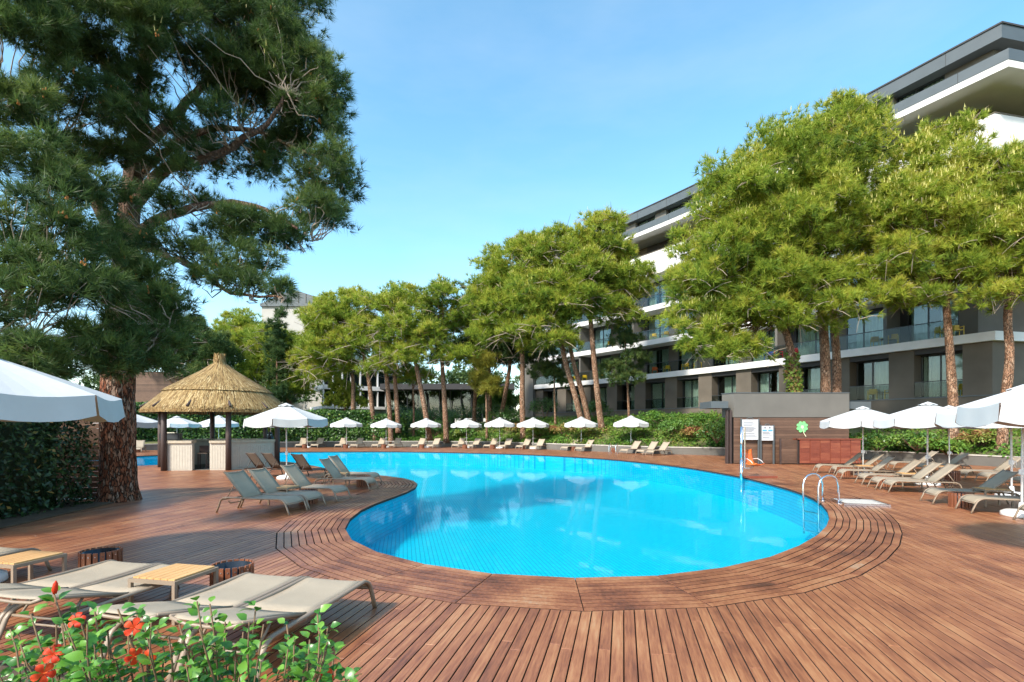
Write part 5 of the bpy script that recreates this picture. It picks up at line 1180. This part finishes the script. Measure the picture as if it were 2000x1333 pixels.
back = [('rounded sunlit pine behind the clipped hedge, left of the far grey block', 66, [(470, 845), (470, 760), (468, 700)], .4, .3, [(470, 650, 50, 35, 0), (440, 690, 55, 45, -1), (500, 680, 45, 45, -1), (520, 720, 45, 40, -1)], .5, 'needle', 300),
        ('broad pine with forked trunk just behind the thatched roof', 60, [(566, 840), (564, 790), (560, 740)], .45, .3, [(520, 690, 45, 45, 0), (570, 700, 45, 55, 0), (500, 740, 50, 35, -1), (560, 760, 50, 30, -1), (545, 670, 35, 30, 0)], .42, 'needle', 200),
        ('dark forked pine between the big trunk and the thatched roof', 56, [(352, 845), (350, 780), (345, 720)], .4, .25, [(370, 670, 50, 45, 0), (410, 690, 48, 50, 0), (340, 700, 40, 45, 0), (400, 730, 45, 30, -1), (300, 690, 45, 45, 0)], .45, 'needle_dark', 0)]
for lb, Y, tr, r0, r1, lo, tint, mt, cn in back: pine(lb, Y, tr, r0, r1, lo, .8, (11, .55, .068), mat=mt, candles=cn, tint=tint, group=gP)
pine('dark narrow cypress rising behind the thatched roof', 57, [(541, 850), (541, 760), (541, 690)], .2, .08, [(541, 640, 10, 45, 0), (541, 700, 19, 50, 0), (541, 765, 25, 50, 0)], .9, (15, .4, .05), mat='needle_dark', candles=0, tint=.35, name='cypress_tree', limbs=False)
pine('young dark pine in front of the hotel, right of the slim trunk', 47.5, [(1229, 800), (1226, 760), (1222, 700), (1220, 640)], .13, .05, [(1222, 620, 25, 28, 0), (1215, 670, 35, 30, 0), (1235, 710, 42, 28, 0), (1200, 730, 38, 22, 0), (1225, 745, 35, 18, -.5)], .6, (13, .34, .045), mat='needle_dark', candles=0, tint=.55, group=gP, limbs=False)
pine('young dark pine in front of the hotel, left of the leaning trunks', 52, [(1085, 805), (1083, 770), (1082, 720)], .13, .05, [(1080, 700, 28, 30, 0), (1065, 730, 32, 24, 0), (1100, 745, 30, 20, 0)], .6, (13, .36, .05), mat='needle_dark', candles=0, tint=.5, group=gP, limbs=False)
pine('golden green rounded tree beside the first pine trunks', 58, [(674, 850), (674, 800), (672, 780)], .15, .08, [(672, 765, 26, 20, 0), (655, 785, 22, 16, 0), (690, 790, 22, 16, 0)], 1.3, (10, .3, .14), mat='gold_leaf', candles=0, tint=.55, name='golden_tree', limbs=False)
pine('small tree with drooping yellow foliage among the middle trunks', 53, [(951, 848), (950, 790), (948, 740)], .14, .06, [(950, 715, 22, 22, 0), (942, 745, 20, 25, 0), (960, 760, 15, 25, 0)], 1.2, (12, .55, .06), mat='yellow_leaf', candles=0, tint=.55, name='drooping_tree', limbs=False)
pine('small pale green tree in the gap left of the hotel', 62, [(975, 840), (974, 810), (972, 790)], .12, .06, [(970, 770, 24, 20, 0), (985, 785, 22, 20, 0), (955, 790, 20, 18, 0)], 1.2, (10, .35, .14), mat='hedge', candles=0, tint=.6, name='leafy_tree', limbs=False)
pine('small young pine low among the trunks behind the third far umbrella', 56, [(808, 838), (808, 790), (806, 750)], .14, .08, [(808, 730, 28, 14, 0), (795, 745, 25, 12, 0), (825, 742, 22, 12, 0)], .8, (13, .4, .05), candles=0, tint=.5, group=gP)
# far belt of trees that reads as one mass
tl = Crown()
for k_ in range(46):
    x = -95+k_*2.5; y = 92+6*math.sin(k_*1.7)-max(0, -40-x)*.45; tl.lobe((x, y, 7.0+2.5*math.sin(k_*2.3)), (3.8, 3, 7.0), 13, 1.6, 9, 2, tint=.4)
v, f, t = tl.mesh(7, .9, .22, .6); tag(link('treeline', np_mesh('treeline', v, f, t), M['needle_dark']), 'dark belt of trees behind the far buildings', 'treeline', kind='stuff')

# dropped needles under the big pine
nf = 2600; ang = rng.uniform(0, 2*np.pi, nf); rad_ = np.abs(rng.normal(0, 4.2, nf)); npos = np.stack([-10.0+rad_*np.cos(ang), 12.5+rad_*np.sin(ang), np.full(nf, .004)], 1)
ok_ = (npos[:, 0] < -4.6) & (npos[:, 0] > -10.0) & (npos[:, 1] > 6.9); npos = npos[ok_]; nd = rng.uniform(0, 2*np.pi, len(npos)); dv = np.stack([np.cos(nd), np.sin(nd), np.zeros(len(npos))], 1); sv = np.stack([-dv[:, 1], dv[:, 0], dv[:, 2]], 1)*.005
v = np.stack([npos-sv, npos+sv, npos+dv*rng.uniform(.08, .18, (len(npos), 1))+np.array([0, 0, .003])], 1).reshape(-1, 3); tag(link('fallen_needles', np_mesh('fallen_needles', v, np.arange(len(v)).reshape(-1, 3), np.full(len(v), .3)), M['pale_twig']), 'dry pine needles strewn on the deck under the big pine', 'pine needles', kind='stuff')

# ================================================================== BANK PLANTING
def scatter_bank(n_, dmin, dmax, i0, i1):
    idx = rng.uniform(i0, i1, n_); d = dmin+(dmax-dmin)*rng.uniform(0, 1, n_)**1.1; out = np.zeros((n_, 3)); a = idx.astype(int); fr = idx-a; a2 = np.minimum(a+1, nW-1)
    wp = np.array([tuple(p_) for p_ in WP]); wn = np.array([tuple(p_) for p_ in WN]); q = wp[a]*(1-fr[:, None])+wp[a2]*fr[:, None]; nn = wn[a]*(1-fr[:, None])+wn[a2]*fr[:, None]
    out[:, :2] = q+nn*(d[:, None]+.15); cap = np.clip(1.6+(3.35-1.6)*np.clip((out[:, 0]+12)/16, 0, 1), 0, 9); sl = .16+(.46-.16)*np.clip((out[:, 0]+12)/14, 0, 1)
    out[:, 2] = .42+cap*(1-np.exp(-d*sl/cap*1.15)); return out, d
i_a = min(range(nW), key=lambda i: abs(WP[i].x+13)+abs(WP[i].y-53)); i_b = min(range(nW), key=lambda i: (WP[i]-Vector((26, 20))).length)
cl_p, cl_d = scatter_bank(3600, .1, 9.0, i_a, i_b); ctint = .30+.25*np.sin(cl_p[:, 0]*.55+1.3)*np.cos(cl_p[:, 1]*.5)+.25*np.exp(-((cl_d-3.2)/1.6)**2)-.12*np.exp(-(cl_d/1.2)**2)+rng.normal(0, .12, len(cl_d))
dist = np.hypot(cl_p[:, 0], cl_p[:, 1]); per = 15; csz = rng.uniform(.16, .42, len(cl_d)); cdirs = sphere_dirs(len(cl_d)*per); cdirs[:, 2] = np.abs(cdirs[:, 2])
pos = np.repeat(cl_p, per, 0)+cdirs*np.repeat(csz, per)[:, None]*np.array([1.25, 1.25, 1.1])*rng.uniform(.5, 1.05, (len(cdirs), 1))
v, f, t = leaf_quads(pos, cdirs+np.array([0, 0, .4]), np.repeat(ctint, per)+rng.normal(0, .09, len(pos)), .24, .11)
tag(link('ground_cover', np_mesh('ground_cover', v, f, t), M['cover']), 'mixed green and russet ground cover on the bank behind the loungers', 'ground cover', kind='stuff')
def shrub(label, px, py, Y, rx, rz, mat, tint, L=.2, W=.1, n_=1600, name='shrub'):
    c = P(px, py, Y); zb = zt(c.x, c.y)-.05; r = empty(name, (c.x, c.y, zb)); tag(r, label, 'shrub', 'shrubs on the bank'); h = rz*2
    m = MB()
    for k_ in range(6): a = k_*1.05; m.tube([(0, 0, 0), (rx*.35*math.cos(a), rx*.35*math.sin(a), h*.45), (rx*.6*math.cos(a), rx*.6*math.sin(a), h*.8)], [.03, .02, .01], 5)
    m.build('stems', M['twig'], r)
    ns = 14; sd_ = sphere_dirs(ns); sd_[:, 2] = np.abs(sd_[:, 2])*.9; sc = sd_*np.array([rx, rx, h*.62])*.7+np.array([0, 0, h*.32]); k_ = n_//ns; dd = sphere_dirs(ns*k_); dd[:, 2] = np.where(dd[:, 2] < -.2, -dd[:, 2], dd[:, 2])
    pos = np.repeat(sc, k_, 0)+dd*min(rx, h)*.42*rng.uniform(.6, 1.1, (ns*k_, 1)); pos[:, 2] = np.maximum(pos[:, 2], .05)
    v, f, t = leaf_quads(pos, dd+np.array([0, 0, .4]), np.repeat(tint+rng.normal(0, .12, ns), k_)+dd[:, 2]*.15+rng.normal(0, .08, ns*k_), L, W); link('foliage', np_mesh('foliage', v, f, t), M[mat], r); return r
for a in [('round green shrub at the wall beside the bar wall', 1400, 850, 35.5, 1.5, .75, 'hedge', .6), ('wide green shrub on the low bank behind the last far loungers', 1330, 852, 39.5, 1.9, .7, 'hedge', .65), ('silvery green juniper mound high on the bank', 1290, 800, 43.5, 2.6, .6, 'cover', .22), ('juniper mound beside the grey bar wall', 1380, 790, 40.5, 2.4, .6, 'cover', .28),
          ('russet low shrub on the bank near the bar wall', 1360, 825, 38.5, 1.5, .45, 'cover', .85), ('dark bushy shrub at the hotel foot, left of the young pine', 1165, 790, 52, 1.6, 1.0, 'hedge', .4), ('dark bushy shrub against the hotel end wall', 1065, 790, 58, 2.0, 1.2, 'hedge', .35),
          ('low golden shrub behind the fifth far umbrella', 1010, 832, 52.5, 1.4, .45, 'cover', .72), ('low golden shrub behind the seventh far umbrella', 1100, 832, 47.5, 1.5, .5, 'cover', .75), ('dark shrub between the trunks behind the third far umbrella', 850, 830, 56, 1.6, .8, 'hedge', .4), ('dark shrub at the hedge end behind the second far umbrella', 745, 832, 57, 1.6, .9, 'hedge', .4),
          ('dark leafy shrub in front of the banded wing', 705, 815, 62, 2.6, 1.5, 'hedge', .4), ('broad dark shrub left of the glazed pavilion', 775, 812, 64, 2.8, 1.6, 'hedge', .35), ('tall dark shrub before the glazed pavilion', 830, 808, 62, 2.2, 1.7, 'hedge', .35), ('dark shrub beside the shaded pine trunk', 905, 815, 63, 2.4, 1.3, 'hedge', .4), ('leafy green shrub below the pale green tree', 965, 810, 60, 2.2, 1.5, 'hedge', .5), ('green shrub on the bank behind the fourth far umbrella', 905, 836, 54.5, 1.6, .5, 'hedge', .6), ('bright shrub on the bank behind the first far umbrella', 700, 838, 55.5, 1.6, .7, 'hedge', .6), ('bright green shrub on the bank behind the sixth far umbrella', 1050, 838, 48.6, 1.5, .5, 'hedge', .65),
          ('wide green shrub hiding the pavilion plinth', 860, 822, 58.5, 3.0, 1.4, 'hedge', .45), ('wide green shrub left of the leaning trunks behind the umbrellas', 800, 826, 59, 2.8, 1.3, 'hedge', .5), ('wide green shrub beside the first pine trunks', 720, 826, 59.5, 2.6, 1.4, 'hedge', .55), ('green shrub in the gap left of the hotel end wall', 985, 826, 56, 2.2, 1.2, 'hedge', .5), ('bright green plant against the hotel corner wall', 1938, 785, 29.3, .55, .45, 'hedge', .55), ('green shrub behind the second right umbrella', 1790, 868, 29.2, 1.5, .5, 'hedge', .65), ('yellow flowering shrub behind the third right umbrella', 1915, 855, 27.6, 1.1, .45, 'cover', .68), ('leafy shrub left of the first right umbrella', 1715, 868, 31.5, 1.6, .55, 'hedge', .6), ('low shrub in the right bank below the curved trunk', 1850, 872, 28.0, 1.2, .4, 'cover', .35)]: shrub(*a)

# ================================================================== HIBISCUS IN THE FOREGROUND
LEAFP = [(0, 0), (.22, .30), (.42, .62), (.40, 1.0), (0, 1.35)]
def hib_leaf(m, p0, d, up, s_):
    d = d.normalized(); side = d.cross(up).normalized(); nrm = side.cross(d); c = []
    prof = [(0, 0), (.20, .30), (.28, .36), (.55, .36), (.78, .22), (1.0, 0)]
    mids = [p0+d*(t_*s_)+nrm*(.10*s_*math.sin(t_*3.0)-.12*s_*t_*t_) for t_ in (0, .28, .55, .8, 1.0)]
    wd = [.03, .33, .29, .15, 0]; cup = .10
    L_ = [mids[i]-side*(wd[i]*s_)+nrm*(cup*wd[i]*s_*2) for i in range(5)]; R_ = [mids[i]+side*(wd[i]*s_)+nrm*(cup*wd[i]*s_*2) for i in range(5)]
    m.add(L_+mids+R_, [(i, i+1, 6+i, 5+i) for i in range(4)]+[(5+i, 6+i, 11+i, 10+i) for i in range(4)])
def flower(root, p0, d, s_, inv):
    d = d.normalized(); u = d.orthogonal().normalized(); w_ = d.cross(u); fl = MB()
    for k_ in range(5):
        a = k_*2*math.pi/5+random.uniform(-.1, .1); rd = u*math.cos(a)+w_*math.sin(a); tg = -u*math.sin(a)+w_*math.cos(a); pts = []
        for i, (r_, h, hw) in enumerate(((.06, 0, .06), (.4, .18, .24), (.75, .24, .40), (1.0, .14, .36), (1.14, -.02, .14))):
            for j in (-1, -.5, 0, .5, 1): pts.append(p0+rd*(r_*s_)+d*((h+.06*math.sin(j*5+i)*(r_))*s_)+tg*(hw*s_*j))
        fl.cur = random.uniform(.0, .6); fl.add(pts, [(i*5+j, i*5+j+1, (i+1)*5+j+1, (i+1)*5+j) for i in range(4) for j in range(4)])
    o = fl.build('flower', M['hib_petal'], root, True); o.data.transform(inv)
    st = MB(); tip = p0+d*(s_*1.35)+u*(s_*.15); st.cur = .8; st.tube([p0, p0.lerp(tip, .6), tip], [.05*s_, .03*s_, .03*s_], 6)
    for k_ in range(14): q = p0.lerp(tip, random.uniform(.6, 1)); st.tube([q, q+Vector((random.uniform(-1, 1), random.uniform(-1, 1), random.uniform(-1, 1))).normalized()*(.13*s_)], [.018*s_, .026*s_], 4)
    o2 = st.build('stamen', M['hib_petal'], o); o2.data.transform(inv)
hib = [('hibiscus bush with red blooms at the left picture edge, by the lounger ends', -2.36, 2.75, [(20, 1230), (60, 1200), (110, 1215), (40, 1260), (95, 1255)], [(105, 1278)]),
       ('tall hibiscus bush with a closed red bud above the lounger', -1.93, 2.55, [(105, 1160), (150, 1185), (185, 1195), (140, 1225), (210, 1230), (165, 1270), (120, 1215)], [(150, 1212), (85, 1316)]),
       ('hibiscus bush with open red flower before the paired loungers', -1.66, 2.5, [(230, 1190), (265, 1195), (305, 1225), (250, 1240), (290, 1260), (215, 1265), (330, 1245)], [(262, 1226), (290, 1285), (262, 1282)]),
       ('leafy green hibiscus bush before the nearest lounger', -1.38, 2.45, [(385, 1175), (410, 1180), (350, 1220), (440, 1215), (370, 1250), (475, 1235), (420, 1260), (390, 1230), (460, 1270), (500, 1185), (515, 1220)], []),
       ('leafy hibiscus bush nearest to the open deck', -1.02, 2.4, [(620, 1200), (640, 1225), (575, 1245), (605, 1250), (560, 1220), (640, 1255), (590, 1290), (630, 1290), (650, 1275)], [(635, 1325)]),
       ('low hibiscus sprig at the right end of the flower bed', -.80, 2.35, [(690, 1315), (675, 1325)], [])]
for lb, bx, by, tips, fls in hib:
    r = empty('hibiscus_bush', (bx, by, -.03)); tag(r, lb, 'bush', 'hibiscus in the foreground bed'); inv = Matrix.Translation(-r.location); base = Vector((bx, by, -.03)); sm = MB(); lm = MB()
    allt = [(P(a, b, by+random.uniform(-.12, .2)), True) for a, b in tips]
    for k_ in range(int(.9*len(tips))+3):
        a, b = random.choice(tips); allt.append((P(a+random.uniform(-45, 45), max(b, 1180)+random.uniform(20, 110), by+random.uniform(-.25, .25)), False))
    for tip, main in allt:
        if tip.z < .12: tip.z = .2+random.random()*.3
        q = curve_pts(base+Vector((random.uniform(-.12, .12), random.uniform(-.1, .1), 0)), tip, 0, 8, .018); sm.tube(q, [.009*(1-.07*i)*(1 if main else .8) for i in range(9)], 6)
        for i in range(4, 9):
            for rep in range(7 if i == 8 else 4 if i > 5 else 1):
                p0 = q[i].lerp(q[i-1], random.random()) if i < 8 or rep else q[i]; a = random.uniform(0, 6.283); d = Vector((math.cos(a), math.sin(a), random.uniform(-.1, .9 if i > 6 else .5)))
                lm.cur = min(1, max(0, random.gauss(.5, .22)+(.2 if i > 6 else -.05))); s_ = random.uniform(.05, .088)*(1.0 if i < 8 else .8); p1 = p0+d.normalized()*.015
                hib_leaf(lm, p1, d, Vector((random.uniform(-.6, .6), random.uniform(-.9, .3), 1)), s_)
    o = sm.build('stems', M['hib_stem'], r, True); o.data.transform(inv); o = lm.build('leaves', M['hib_leaf'], r, True); o.data.transform(inv)
    for (a, b) in fls: flower(r, P(a, b, by-.1), Vector((random.uniform(-.2, .9), -.6, random.uniform(-.1, .5))), random.uniform(.034, .044), inv)
    if 'bud' in lb:
        m = MB(); m.cur = .1; p0 = P(107, 1160, by); m.tube([p0, p0+Vector((0, 0, .02)), p0+Vector((.004, 0, .05)), p0+Vector((.006, 0, .065))], [.008, .013, .010, .002], 8); o = m.build('bud', M['hib_petal'], r, True); o.data.transform(inv)
